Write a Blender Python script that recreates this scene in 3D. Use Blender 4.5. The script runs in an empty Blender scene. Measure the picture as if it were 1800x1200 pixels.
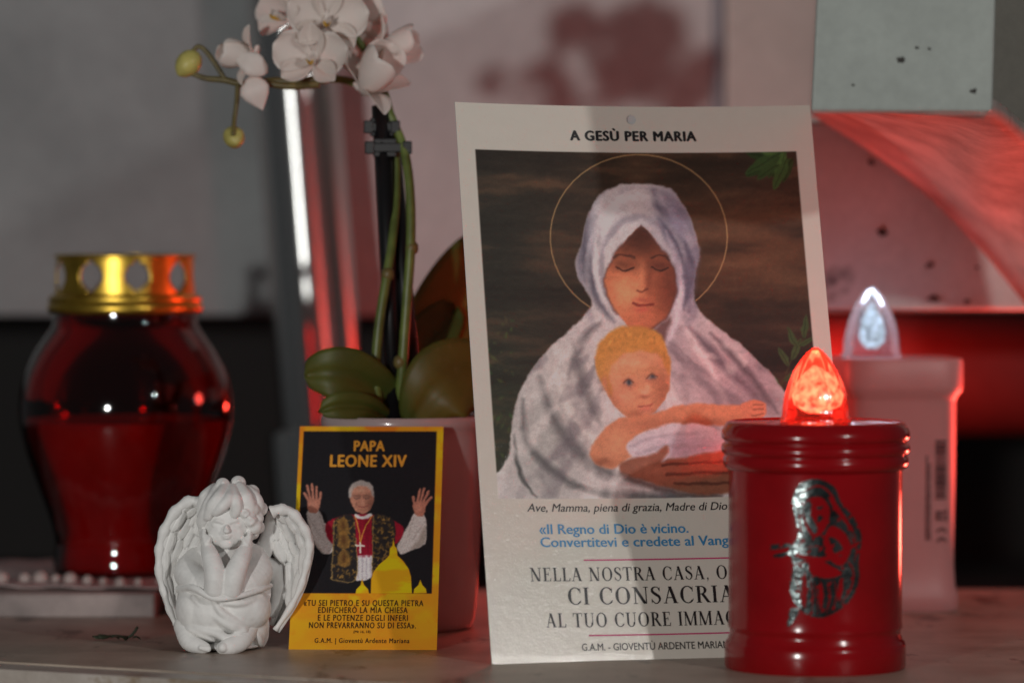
import bpy, bmesh, math, random
import numpy as np
from mathutils import Vector, Matrix, Quaternion

random.seed(7); rng = np.random.default_rng(7)
scene = bpy.context.scene
COL = scene.collection

# ------------------------------------------------------------------ camera
F_PX, W_PX, H_PX = 7000.0, 1800.0, 1200.0
CAM_H, PITCH = 0.180, math.atan(200 / 7000)
cam_d = bpy.data.cameras.new('camera'); cam = bpy.data.objects.new('camera', cam_d); COL.objects.link(cam)
cam.location = (0, 0, CAM_H); cam.rotation_euler = (math.pi / 2 - PITCH, 0, 0)
cam_d.sensor_width = 36; cam_d.sensor_fit = 'HORIZONTAL'; cam_d.lens = 36 * F_PX / W_PX
cam_d.clip_start = 0.05; cam_d.clip_end = 50
cam_d.dof.use_dof = True; cam_d.dof.focus_distance = 1.695; cam_d.dof.aperture_fstop = 5.2
scene.camera = cam

# ------------------------------------------------------------------ exposure, ambient, lamps
scene.view_settings.view_transform = 'Standard'; scene.view_settings.look = 'None'
scene.view_settings.exposure = 0.0; scene.view_settings.gamma = 1.0
world = bpy.data.worlds.new('World'); scene.world = world; world.use_nodes = True
world.node_tree.nodes['Background'].inputs[0].default_value = (0.95, 0.97, 1.0, 1)
world.node_tree.nodes['Background'].inputs[1].default_value = 0.055

def lamp(name, loc, power, color, radius):
    l = bpy.data.lights.new(name, 'POINT'); l.energy = power; l.color = color; l.shadow_soft_size = radius
    o = bpy.data.objects.new(name, l); COL.objects.link(o); o.location = loc; return o
lamp('lamp_left', (-0.635, 0.10, CAM_H + 0.044), 38.0, (1.0, 0.985, 0.95), 0.027)
lamp('lamp_right', (0.845, 0.60, CAM_H + 0.407), 15.5, (1.0, 0.98, 0.95), 0.022)
lamp('red_glow_behind_card', (0.035, 1.905, 0.125), 0.30, (1.0, 0.07, 0.05), 0.015)
lamp('red_glow_in_recess', (0.130, 2.292, 0.085), 0.75, (1.0, 0.05, 0.03), 0.012)
sp_ = bpy.data.lights.new('red_soffit_glow', 'SPOT'); sp_.energy = 4.3; sp_.color = (1.0, 0.075, 0.05); sp_.shadow_soft_size = 0.02; sp_.spot_size = math.radians(88); sp_.spot_blend = 0.6
so = bpy.data.objects.new('red_soffit_glow', sp_); COL.objects.link(so); so.location = (0.345, 1.950, 0.025)     # unseen red spot added beyond the right edge to light the soffit alone
so.rotation_euler = (Vector((0.235, 1.79, 0.205)) - Vector(so.location)).to_track_quat('-Z', 'Y').to_euler()

# ------------------------------------------------------------------ helpers
cp, sp = math.cos(PITCH), math.sin(PITCH)
def P(px, py, d):
    """survey point: photograph position and depth along the lens axis -> place in the room"""
    rx = (px - 900) / F_PX * d; up = (600 - py) / F_PX * d
    return Vector((rx, d * cp + up * sp, CAM_H - d * sp + up * cp))

def obj(name, me, mat=None, parent=None):
    o = bpy.data.objects.new(name, me); COL.objects.link(o)
    if mat is not None and not me.materials: me.materials.append(mat)
    if parent is not None: o.parent = parent
    return o
def empty(name, loc=(0, 0, 0), rz=0.0):
    o = bpy.data.objects.new(name, None); COL.objects.link(o); o.location = loc; o.rotation_euler = (0, 0, rz)
    o.empty_display_size = 0.01; return o
def tag(o, label=None, cat=None, group=None, kind=None):
    for k, v in (('label', label), ('category', cat), ('group', group), ('kind', kind)):
        if v: o[k] = v
    return o
def mesh(name, verts, faces, smooth=False):
    me = bpy.data.meshes.new(name); me.from_pydata([tuple(v) for v in verts], [], faces); me.update()
    if smooth: me.polygons.foreach_set('use_smooth', [True] * len(me.polygons))
    return me
def bm_mesh(name, bm, smooth=False):
    bmesh.ops.recalc_face_normals(bm, faces=bm.faces)
    me = bpy.data.meshes.new(name); bm.to_mesh(me); bm.free()
    if smooth: me.polygons.foreach_set('use_smooth', [True] * len(me.polygons))
    return me
def lathe(name, prof, n=64, caps=(True, True), fn=None, smooth=True):
    """prof: list of (radius, z); fn(angle, r, z) -> (x, y) for a non-round section"""
    vs, fs = [], []
    for r, z in prof:
        for i in range(n):
            a = 2 * math.pi * i / n
            x, y = fn(a, r, z) if fn else (r * math.cos(a), r * math.sin(a))
            vs.append((x, y, z))
    for j in range(len(prof) - 1):
        for i in range(n):
            k = (i + 1) % n
            fs.append((j * n + i, j * n + k, (j + 1) * n + k, (j + 1) * n + i))
    if caps[0]: fs.append(tuple(reversed(range(n))))
    if caps[1]: fs.append(tuple(range((len(prof) - 1) * n, len(prof) * n)))
    me = mesh(name, vs, fs, smooth)
    if smooth:
        me.set_sharp_from_angle(angle=math.radians(50))
    return me
def catmull(pts, n=8, closed=False):
    pts = [Vector(p) for p in pts]; out = []; m = len(pts)
    rngi = range(m if closed else m - 1)
    for i in rngi:
        if closed: p0, p1, p2, p3 = (pts[(i + k) % m] for k in (-1, 0, 1, 2))
        else: p0, p1, p2, p3 = pts[max(i - 1, 0)], pts[i], pts[i + 1], pts[min(i + 2, m - 1)]
        for j in range(n):
            t = j / n
            out.append(0.5 * (2 * p1 + (p2 - p0) * t + (2 * p0 - 5 * p1 + 4 * p2 - p3) * t * t + (3 * p1 - p0 - 3 * p2 + p3) * t ** 3))
    if not closed: out.append(pts[-1])
    return out
def tube(name, pts, radii, n=10, close_ends=True, smooth=True):
    pts = [Vector(p) for p in pts]; m = len(pts)
    if not hasattr(radii, '__len__'): radii = [radii] * m
    vs, fs = [], []; ref = Vector((0.13, 0.9, 0.2)).normalized()
    for i, p in enumerate(pts):
        t = (pts[min(i + 1, m - 1)] - pts[max(i - 1, 0)]).normalized()
        u = t.cross(ref)
        if u.length < 1e-3: u = t.cross(Vector((1, 0, 0)))
        u.normalize(); v = t.cross(u)
        for k in range(n):
            a = 2 * math.pi * k / n
            vs.append(p + (u * math.cos(a) + v * math.sin(a)) * radii[i])
    for j in range(m - 1):
        for i in range(n):
            k = (i + 1) % n
            fs.append((j * n + i, j * n + k, (j + 1) * n + k, (j + 1) * n + i))
    if close_ends: fs += [tuple(reversed(range(n))), tuple(range((m - 1) * n, m * n))]
    return mesh(name, vs, fs, smooth)
def grid_mesh(name, rows, smooth=True, thick=0.0):
    nr, nc = len(rows), len(rows[0]); vs = [v for r in rows for v in r]; fs = []
    for j in range(nr - 1):
        for i in range(nc - 1):
            a = j * nc + i; fs.append((a, a + 1, a + nc + 1, a + nc))
    me = mesh(name, vs, fs, smooth)
    if thick:
        bm = bmesh.new(); bm.from_mesh(me)
        bmesh.ops.solidify(bm, geom=bm.faces[:], thickness=thick)
        bm.to_mesh(me); bm.free()
        if smooth: me.polygons.foreach_set('use_smooth', [True] * len(me.polygons))
    return me
def prism(name, poly, z0, z1, bevel=0.0, seg=2):
    """vertical prism on a plan polygon"""
    bm = bmesh.new()
    b = [bm.verts.new((p[0], p[1], z0)) for p in poly]; t = [bm.verts.new((p[0], p[1], z1)) for p in poly]
    n = len(poly)
    bm.faces.new(list(reversed(b))); bm.faces.new(t)
    for i in range(n): bm.faces.new((b[i], b[(i + 1) % n], t[(i + 1) % n], t[i]))
    if bevel: bmesh.ops.bevel(bm, geom=bm.edges[:], offset=bevel, segments=seg, profile=0.5, affect='EDGES')
    return bm_mesh(name, bm)

# ------------------------------------------------------------------ materials
def srgb(*c):
    c = np.array(c, float) / 255
    return np.where(c <= 0.04045, c / 12.92, ((c + 0.055) / 1.055) ** 2.4)
class NT:
    def __init__(s, name):
        s.m = bpy.data.materials.new(name); s.m.use_nodes = True; s.t = s.m.node_tree; s.b = s.t.nodes['Principled BSDF']; s.out = s.t.nodes['Material Output']
    def n(s, typ, **kw):
        nd = s.t.nodes.new(typ)
        for k, v in kw.items():
            if k in nd.inputs: nd.inputs[k].default_value = v
            else: setattr(nd, k, v)
        return nd
    def l(s, a, b): s.t.links.new(a, b)
    def ramp(s, fac, stops, interp='LINEAR'):
        r = s.n('ShaderNodeValToRGB'); r.color_ramp.interpolation = interp
        e = r.color_ramp.elements
        while len(e) < len(stops): e.new(0.5)
        for q, (p, c) in zip(e, stops):
            q.position = p; q.color = tuple(c) + (1,) if len(c) == 3 else c
        s.l(fac, r.inputs[0]); return r.outputs[0]
    def mix(s, fac, a, b, blend='MIX'):
        m = s.n('ShaderNodeMix', data_type='RGBA', blend_type=blend)
        for sock, v in ((m.inputs[0], fac), (m.inputs[6], a), (m.inputs[7], b)):
            if isinstance(v, (int, float)): sock.default_value = v
            elif isinstance(v, (tuple, list)): sock.default_value = tuple(v) + (1,) if len(v) == 3 else v
            else: s.l(v, sock)
        return m.outputs[2]
    def coord(s, scale=1.0, stretch=(1, 1, 1)):
        c = s.n('ShaderNodeTexCoord'); mp = s.n('ShaderNodeMapping'); mp.inputs['Scale'].default_value = [scale * q for q in stretch]
        s.l(c.outputs['Object'], mp.inputs[0]); return mp.outputs[0]
    def noise(s, vec, scale, detail=4, rough=0.55):
        q = s.n('ShaderNodeTexNoise', Scale=scale, Detail=detail, Roughness=rough); s.l(vec, q.inputs['Vector']); return q.outputs['Fac']
    def bump(s, h, strength, dist):
        b = s.n('ShaderNodeBump', Strength=strength, Distance=dist); s.l(h, b.inputs['Height']); s.l(b.outputs[0], s.b.inputs['Normal']); return b
    def set(s, **kw):
        for k, v in kw.items():
            i = s.b.inputs[k.replace('_', ' ')]
            i.default_value = tuple(v) + (1,) if isinstance(v, (tuple, list, np.ndarray)) and len(v) == 3 and i.type == 'RGBA' else v
        return s
def simple(name, color, rough=0.5, var=0.12, nscale=60, bump=0.0, bdist=0.0005, bscale=None, **kw):
    s = NT(name); s.set(Roughness=rough, **kw); c = s.coord()
    f = s.noise(c, nscale)
    lo = tuple(np.array(color) * (1 - var)); hi = tuple(np.minimum(np.array(color) * (1 + var), 1))
    s.l(s.ramp(f, [(0.3, lo), (0.7, hi)]), s.b.inputs['Base Color'])
    if bump: s.bump(s.noise(c, bscale or nscale * 4), bump, bdist)
    return s.m

def stone(name, base, vein, spot, scale=1.0, rough=0.45, spots=0.0, stain=None):
    s = NT(name); s.set(Roughness=rough); c = s.coord(scale)
    big = s.noise(c, 7, 6, 0.6); fine = s.noise(c, 160, 3, 0.7)
    col = s.ramp(big, [(0.30, vein), (0.62, base)])
    col = s.mix(0.25, col, s.ramp(fine, [(0.3, (0.45,) * 3), (0.75, (1, 1, 1))]), 'MULTIPLY')
    if spots:
        v = s.n('ShaderNodeTexVoronoi', Scale=16.0, Randomness=1.0); 
        wob = s.noise(c, 55, 3); add = s.n('ShaderNodeVectorMath', operation='MULTIPLY_ADD'); s.l(wob, add.inputs[0])
        add.inputs[1].default_value = (0.03, 0.03, 0.03); s.l(c, add.inputs[2]); s.l(add.outputs[0], v.inputs['Vector'])
        rnd = s.n('ShaderNodeMath', operation='MULTIPLY'); sepc = s.n('ShaderNodeSeparateColor'); s.l(v.outputs['Color'], sepc.inputs[0])
        s.l(sepc.outputs[0], rnd.inputs[0]); rnd.inputs[1].default_value = spots
        sub = s.n('ShaderNodeMath', operation='SUBTRACT'); s.l(rnd.outputs[0], sub.inputs[0]); s.l(v.outputs['Distance'], sub.inputs[1])
        fac = s.ramp(sub.outputs[0], [(0.0, (0, 0, 0)), (0.09, (0.9,) * 3)])
        col = s.mix(fac, col, spot)
    if stain:
        q = s.coord(1.0, (1, 0.42, 1)); st = s.noise(q, 34, 5, 0.65)
        fac = s.ramp(st, [(0.57, (0, 0, 0)), (0.64, (0.85,) * 3)])
        col = s.mix(fac, col, stain)
        wd = s.noise(q, 12, 4, 0.6); col = s.mix(s.ramp(wd, [(0.45, (0, 0, 0)), (0.7, (0.55,) * 3)]), col, tuple(np.array(base) * 0.55))
    s.l(col, s.b.inputs['Base Color'])
    s.bump(fine, 0.15, 0.0006)
    return s.m

M = {}
M['shelf'] = stone('shelf_marble', (0.52, 0.43, 0.35), (0.24, 0.175, 0.13), (0.05, 0.04, 0.03), 2.0, 0.4, 0.0, (0.06, 0.036, 0.024))
M['edge'] = stone('edge_marble', (0.52, 0.46, 0.41), (0.36, 0.30, 0.25), (0.05,) * 3, 3.0, 0.35, 0.0, (0.22, 0.14, 0.06))
M['riser'] = stone('riser_marble', (0.42, 0.33, 0.31), (0.22, 0.17, 0.16), (0.05,) * 3, 3.0, 0.5)
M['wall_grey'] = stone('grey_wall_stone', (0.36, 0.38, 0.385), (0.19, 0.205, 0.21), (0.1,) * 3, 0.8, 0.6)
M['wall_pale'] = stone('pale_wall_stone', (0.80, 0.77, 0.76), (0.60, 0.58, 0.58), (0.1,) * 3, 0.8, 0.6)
M['strip'] = stone('joint_strip_stone', (0.46, 0.47, 0.52), (0.36, 0.37, 0.42), (0.1,) * 3, 0.8, 0.4)
M['block'] = stone('block_marble', (0.36, 0.39, 0.36), (0.28, 0.30, 0.28), (0.02, 0.02, 0.02), 1.0, 0.5, 0.26)
M['panel'] = stone('warm_panel_stone', (0.84, 0.76, 0.71), (0.66, 0.59, 0.54), (0.1,) * 3, 0.9, 0.6)
M['fleck'] = simple('dark_inclusion', (0.05, 0.045, 0.04), 0.7, 0.3)
M['vault'] = stone('vault_stone', (0.60, 0.50, 0.46), (0.24, 0.18, 0.16), (0.05,) * 3, 3.2, 0.75)
M['back_slab'] = stone('back_slab_marble', (0.74, 0.72, 0.69), (0.56, 0.54, 0.51), (0.02,) * 3, 1.0, 0.55, 0.24)
M['pier'] = stone('pier_stone', (0.25, 0.235, 0.20), (0.19, 0.175, 0.145), (0.1,) * 3, 1.0, 0.6)
M['dark'] = stone('recess_shade_stone', (0.012, 0.009, 0.008), (0.006, 0.004, 0.004), (0.01,) * 3, 1.0, 0.7)  # shade of the deep recess put into a near-black base colour
M['ledge'] = stone('red_glow_ledge', (0.30, 0.04, 0.035), (0.16, 0.02, 0.018), (0.01,) * 3, 1.0, 0.7)  # red candle glow put into the base colour
M['plaster'] = simple('white_resin', (0.84, 0.83, 0.81), 0.55, 0.06, 300, 0.15, 0.0003, 900)
M['gold'] = simple('gold_metal', (0.62, 0.40, 0.06), 0.34, 0.35, 80, 0.1, 0.0005, 120, Metallic=1.0)
M['wax'] = simple('red_wax', (0.70, 0.012, 0.012), 0.4, 0.1, 60)
M['red_plastic'] = simple('red_plastic', (0.25, 0.0025, 0.005), 0.16, 0.14, 40, 0.05, 0.0004, 150, Specular_IOR_Level=0.35)
M['red_lit_plastic'] = simple('white_translucent_plastic', (0.66, 0.31, 0.30), 0.42, 0.04, 50, 0.04, 0.0003, 200)  # red light partly put into the white plastic's base colour
M['foil'] = simple('silver_foil', (0.14, 0.165, 0.165), 0.2, 0.5, 160, 0.5, 0.0009, 200, Metallic=1.0)
M['ink'] = simple('black_ink', (0.018, 0.016, 0.018), 0.4, 0.1)
M['label_ink'] = simple('dark_label_ink', (0.05, 0.02, 0.025), 0.5, 0.1)
M['blue_ink'] = simple('blue_ink', (0.045, 0.25, 0.50), 0.4, 0.08)
M['rose_ink'] = simple('crimson_ink', (0.55, 0.04, 0.16), 0.4, 0.08)
M['amber_ink'] = simple('amber_ink', (0.80, 0.36, 0.04), 0.4, 0.08)
M['brown_ink'] = simple('dark_brown_ink', (0.045, 0.016, 0.006), 0.4, 0.1)
M['black_plastic'] = simple('black_plastic', (0.006, 0.006, 0.007), 0.34, 0.1)
M['pot'] = simple('white_pot_glaze', (0.46, 0.36, 0.35), 0.18, 0.05, 30, Coat_Weight=0.4, Coat_Roughness=0.08)
M['soil'] = simple('bark_soil', (0.05, 0.03, 0.02), 0.9, 0.4, 300, 0.8, 0.002)
M['stem'] = simple('green_stem', (0.12, 0.16, 0.035), 0.4, 0.35, 90, 0.1, 0.0003)
M['stem_brown'] = simple('brown_green_stem', (0.13, 0.10, 0.03), 0.45, 0.35, 120, 0.1, 0.0003)
M['bud'] = simple('yellow_green_bud', (0.48, 0.42, 0.12), 0.45, 0.2, 130)
M['throat'] = simple('yellow_throat', (0.72, 0.42, 0.03), 0.5, 0.25, 400)
M['dry'] = simple('dry_sprig', (0.03, 0.04, 0.02), 0.7, 0.3)
M['lace'] = simple('lace_thread', (0.45, 0.35, 0.34), 0.8, 0.2, 300, 0.6, 0.001, 700)
M['pearl'] = simple('pearl_bead', (0.42, 0.33, 0.31), 0.25, 0.05)
def petal_mat():
    s = NT('orchid_petal'); c = s.coord(); f = s.noise(c, 60, 3)
    col = s.ramp(f, [(0.3, (0.88, 0.79, 0.74)), (0.7, (0.95, 0.92, 0.89))])
    s.l(col, s.b.inputs['Base Color']); s.set(Roughness=0.5)
    v = s.noise(s.coord(1, (1, 1, 1)), 500, 3); s.bump(v, 0.2, 0.0006)
    tr = s.n('ShaderNodeBsdfTranslucent'); tr.inputs[0].default_value = (0.92, 0.80, 0.72, 1)
    mx = s.n('ShaderNodeMixShader'); mx.inputs[0].default_value = 0.36
    s.l(s.b.outputs[0], mx.inputs[1]); s.l(tr.outputs[0], mx.inputs[2]); s.l(mx.outputs[0], s.out.inputs[0]); return s.m
M['petal'] = petal_mat()
def leaf_mat():
    s = NT('orchid_leaf'); c = s.coord(); f = s.noise(c, 45, 4)
    sp2 = s.noise(c, 420, 2); s.l(s.mix(s.ramp(sp2, [(0.62, (0, 0, 0)), (0.72, (0.6,) * 3)]), s.ramp(f, [(0.3, (0.055, 0.085, 0.015)), (0.7, (0.12, 0.15, 0.028))]), (0.16, 0.15, 0.05)), s.b.inputs['Base Color']); s.set(Roughness=0.48)
    s.bump(s.noise(c, 300, 3), 0.12, 0.0006)
    tr = s.n('ShaderNodeBsdfTranslucent'); tr.inputs[0].default_value = (0.60, 0.42, 0.06, 1)
    mx = s.n('ShaderNodeMixShader'); mx.inputs[0].default_value = 0.38
    s.l(s.b.outputs[0], mx.inputs[1]); s.l(tr.outputs[0], mx.inputs[2]); s.l(mx.outputs[0], s.out.inputs[0]); return s.m
M['leaf'] = leaf_mat()
def glass_mat(name, color, rough=0.05, ior=1.45, milky=0.0):
    """thin coloured glass: clear tinted body under a reflecting skin"""
    s = NT(name); tr = s.n('ShaderNodeBsdfTransparent'); tr.inputs[0].default_value = tuple(color) + (1,)
    gl = s.n('ShaderNodeBsdfGlossy'); gl.inputs['Roughness'].default_value = rough; gl.inputs[0].default_value = (1, 1, 1, 1)
    fr = s.n('ShaderNodeFresnel'); fr.inputs[0].default_value = ior
    bp = s.n('ShaderNodeBump', Strength=0.08, Distance=0.002); s.l(s.noise(s.coord(), 40, 3), bp.inputs['Height'])
    s.l(bp.outputs[0], gl.inputs['Normal']); s.l(bp.outputs[0], fr.inputs['Normal'])
    mx = s.n('ShaderNodeMixShader'); s.l(fr.outputs[0], mx.inputs[0]); s.l(gl.outputs[0], mx.inputs[2])
    if milky:
        tl = s.n('ShaderNodeBsdfTranslucent'); tl.inputs[0].default_value = tuple(color) + (1,); m2 = s.n('ShaderNodeMixShader'); m2.inputs[0].default_value = milky
        s.l(tr.outputs[0], m2.inputs[1]); s.l(tl.outputs[0], m2.inputs[2]); s.l(m2.outputs[0], mx.inputs[1])
    else: s.l(tr.outputs[0], mx.inputs[1])
    s.l(mx.outputs[0], s.out.inputs[0]); return s.m
M['red_glass'] = glass_mat('red_glass', (0.48, 0.01, 0.012), 0.06, 1.5)
M['red_bulb'] = glass_mat('red_bulb_plastic', (0.97, 0.13, 0.085), 0.12, 1.5, 0.12)
M['clear_bulb'] = glass_mat('clear_bulb_plastic', (0.86, 0.90, 0.97), 0.14, 1.5, 0.15)
def emit(name, color, strength):
    s = NT(name); e = s.n('ShaderNodeEmission'); e.inputs[0].default_value = tuple(color) + (1,)
    f = s.noise(s.coord(), 320, 2); r = s.n('ShaderNodeMapRange'); s.l(f, r.inputs[0])
    r.inputs[1].default_value = 0.3; r.inputs[2].default_value = 0.7; r.inputs[3].default_value = strength * 0.12; r.inputs[4].default_value = strength * 1.7
    s.l(r.outputs[0], e.inputs[1]); s.l(e.outputs[0], s.out.inputs[0]); return s.m
M['led_red'] = emit('lit_led_orange', (1.0, 0.50, 0.34), 6.0)
M['led_white'] = emit('lit_led_white', (0.70, 0.86, 1.0), 0.9)
def steel():
    s = NT('polished_steel'); s.set(Base_Color=(0.62, 0.63, 0.62), Metallic=1.0, Roughness=0.26, Anisotropic=0.93, Anisotropic_Rotation=0.25)
    tg = s.n('ShaderNodeTangent', direction_type='RADIAL', axis='Z'); s.l(tg.outputs[0], s.b.inputs['Tangent'])
    f = s.noise(s.coord(1, (40, 40, 1)), 8, 3); s.bump(f, 0.05, 0.0005); return s.m
M['steel'] = steel()
def print_mat(name, rough, bump, bscale, coat=0.5):
    s = NT(name); a = s.n('ShaderNodeAttribute', attribute_name='print'); s.l(a.outputs['Color'], s.b.inputs['Base Color'])
    s.set(Roughness=rough, Coat_Weight=coat, Coat_Roughness=0.07, Specular_IOR_Level=0.22)
    c = s.coord(); n1 = s.noise(c, bscale, 3, 0.6); n2 = s.noise(c, bscale * 0.16, 2)
    ad = s.n('ShaderNodeMath', operation='MULTIPLY_ADD'); s.l(n2, ad.inputs[0]); ad.inputs[1].default_value = 1.5; s.l(n1, ad.inputs[2])
    b = s.bump(ad.outputs[0], bump, 0.0006); s.l(b.outputs[0], s.b.inputs['Coat Normal']); return s.m

# ------------------------------------------------------------------ the setting
def plan(px, py, d): q = P(px, py, d); return (q.x, q.y)
shelf_poly = [(-0.60, 1.835), (-0.212, 1.650), (-0.103, 1.598), (0.5, 1.31), (0.9, 1.31), (0.9, 1.985), (-0.60, 1.985)]
shelf = obj('shelf', prism('shelf', shelf_poly, -0.045, 0.0, 0.003, 3), M['shelf']); tag(shelf, kind='structure')
edge = obj('shelf_edge', prism('shelf_edge', [(-0.60, 1.8335), (-0.212, 1.6485), (-0.103, 1.5965), (0.5, 1.3085), (0.5, 1.288), (-0.103, 1.576), (-0.212, 1.628), (-0.60, 1.813)][::-1], -0.045, -0.0006, 0.002, 3), M['edge']); tag(edge, kind='structure')
riser = obj('stone_riser', prism('stone_riser', [(-0.6, 1.842), (-0.165, 1.838), (-0.16, 1.98), (-0.6, 1.98)], -0.001, 0.011, 0.0015), M['riser']); 
tag(riser, 'low pinkish marble step carrying the glass lantern', 'stone step')
# recess behind: floor, back and ceiling
def panel(name, x0, x1, y0, y1, z0, z1, mat, bevel=0.002):
    o = obj(name, prism(name, [(x0, y0), (x1, y0), (x1, y1), (x0, y1)], z0, z1, bevel), M[mat]); tag(o, kind='structure'); return o
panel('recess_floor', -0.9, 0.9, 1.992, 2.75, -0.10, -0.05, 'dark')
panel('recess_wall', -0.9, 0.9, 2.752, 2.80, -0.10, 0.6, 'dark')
ridge = obj('recess_glow_ridge', tube('recess_glow_ridge', [(0.05, 2.372, 0.094), (0.35, 2.368, 0.093), (0.9, 2.36, 0.090)], .036, 48), M['ledge']); tag(ridge, kind='structure')  # rounded ridge added to carry the red glow behind the candles
zb = 0.130
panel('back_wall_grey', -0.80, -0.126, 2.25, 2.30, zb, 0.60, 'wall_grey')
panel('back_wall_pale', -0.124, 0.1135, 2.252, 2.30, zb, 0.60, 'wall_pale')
panel('wall_edge_strip', 0.1137, 0.1188, 2.247, 2.30, zb, 0.60, 'strip', 0.0015)
panel('back_slab', 0.1195, 0.60, 2.232, 2.30, zb + 0.004, 0.60, 'panel', 0.003)
# overhanging marble block: plan widens to the back along its own left side
def hull_block(name, front, back, mat):
    """front/back: matching lists of corner points of two faces"""
    n = len(front); vs = list(front) + list(back)
    fs = [tuple(reversed(range(n))), tuple(range(n, 2 * n))] + [(i, (i + 1) % n, n + (i + 1) % n, n + i) for i in range(n)]
    bm = bmesh.new(); vv = [bm.verts.new(v) for v in vs]
    for f in fs: bm.faces.new([vv[i] for i in f])
    bmesh.ops.bevel(bm, geom=bm.edges[:], offset=0.0012, segments=2, profile=0.5, affect='EDGES')
    return obj(name, bm_mesh(name, bm), M[mat])
D0 = 1.60
fr = [P(1426, 196, D0), P(1744, 197, D0), P(1757, -250, D0), P(1448, -250, D0)]
bk = [P(1430, 196, 2.20), P(1744, 197, 2.20), P(1757, -250, 2.20), P(1454, -250, 2.20)]
blk = hull_block('marble_block', fr, bk, 'block'); tag(blk, 'pale grey-green marble block with small dark flecks, overhanging the card', 'marble block')
pr = hull_block('stone_pier', [P(1738, 196, 1.70), P(1830, 254, 1.70), P(1980, 300, 1.70), P(1980, -250, 1.70), P(1752, -250, 1.70)],
                [P(1738, 196, 2.22), P(1830, 254, 2.22), P(1980, 300, 2.22), P(1980, -250, 2.22), P(1752, -250, 2.22)], 'pier')
tag(pr, 'brownish grey stone pier beside the marble block', 'stone pier')
fe = catmull([P(1427, 199, D0 + .004), P(1560, 199, D0 + .004), P(1690, 199, D0 + .004), P(1748, 202, D0 + .01), P(1830, 258, 1.71), P(1950, 300, 1.75)], 6)
be = catmull([P(1427, 203, 1.915), P(1520, 262, 1.915), P(1610, 328, 1.915), P(1690, 402, 1.915), P(1760, 482, 1.915), P(1860, 610, 1.915)], 6)
cheek = obj('cheek_slab', prism('cheek_slab', [(0.128, 1.925), (0.300, 1.925), (0.300, 1.955), (0.128, 1.955)], P(1500, 546, 1.925).z, P(1500, 214, 1.925).z, 0.002), M['back_slab']); tag(cheek, kind='structure')
rows = []
for k in range(9):
    t = k / 8; sag = 0.006 * math.sin(math.pi * t)
    rows.append([a.lerp(b, t) + Vector((0, 0, sag)) for a, b in zip(fe, be)])
vault = obj('vault_soffit', grid_mesh('vault_soffit', rows, True, -0.006), M['vault']); tag(vault, 'curved stone underside glowing red below the marble block', 'stone soffit')

def fleck(px, py, d, r, parent):       # small dark inclusion in the stone
    c = P(px, py, d); rr = [r * random.uniform(.55, 1.2) for _ in range(11)]
    vs = [(c.x, c.y - .0006, c.z)] + [(c.x + q * math.cos(i * .571) * 1.15, c.y + .0004, c.z + q * math.sin(i * .571) * .8) for i, q in enumerate(rr)]
    obj('dark_fleck', mesh('dark_fleck', vs, [(0, 1 + i, 1 + (i + 1) % 11) for i in range(11)]), M['fleck'], parent)
for px, py, r in ((1584, 106, .0022), (1712, 160, .0015), (1612, 84, .0009), (1634, 86, .0008), (1500, 150, .0007)): fleck(px, py, D0 - .0004, r, blk)
for px, py, r in ((1552, 408, .0026), (1634, 466, .0018), (1640, 524, .0030), (1532, 286, .0016), (1718, 470, .0013), (1700, 530, .0016)): fleck(px, py, 1.9215, r, cheek)
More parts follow.
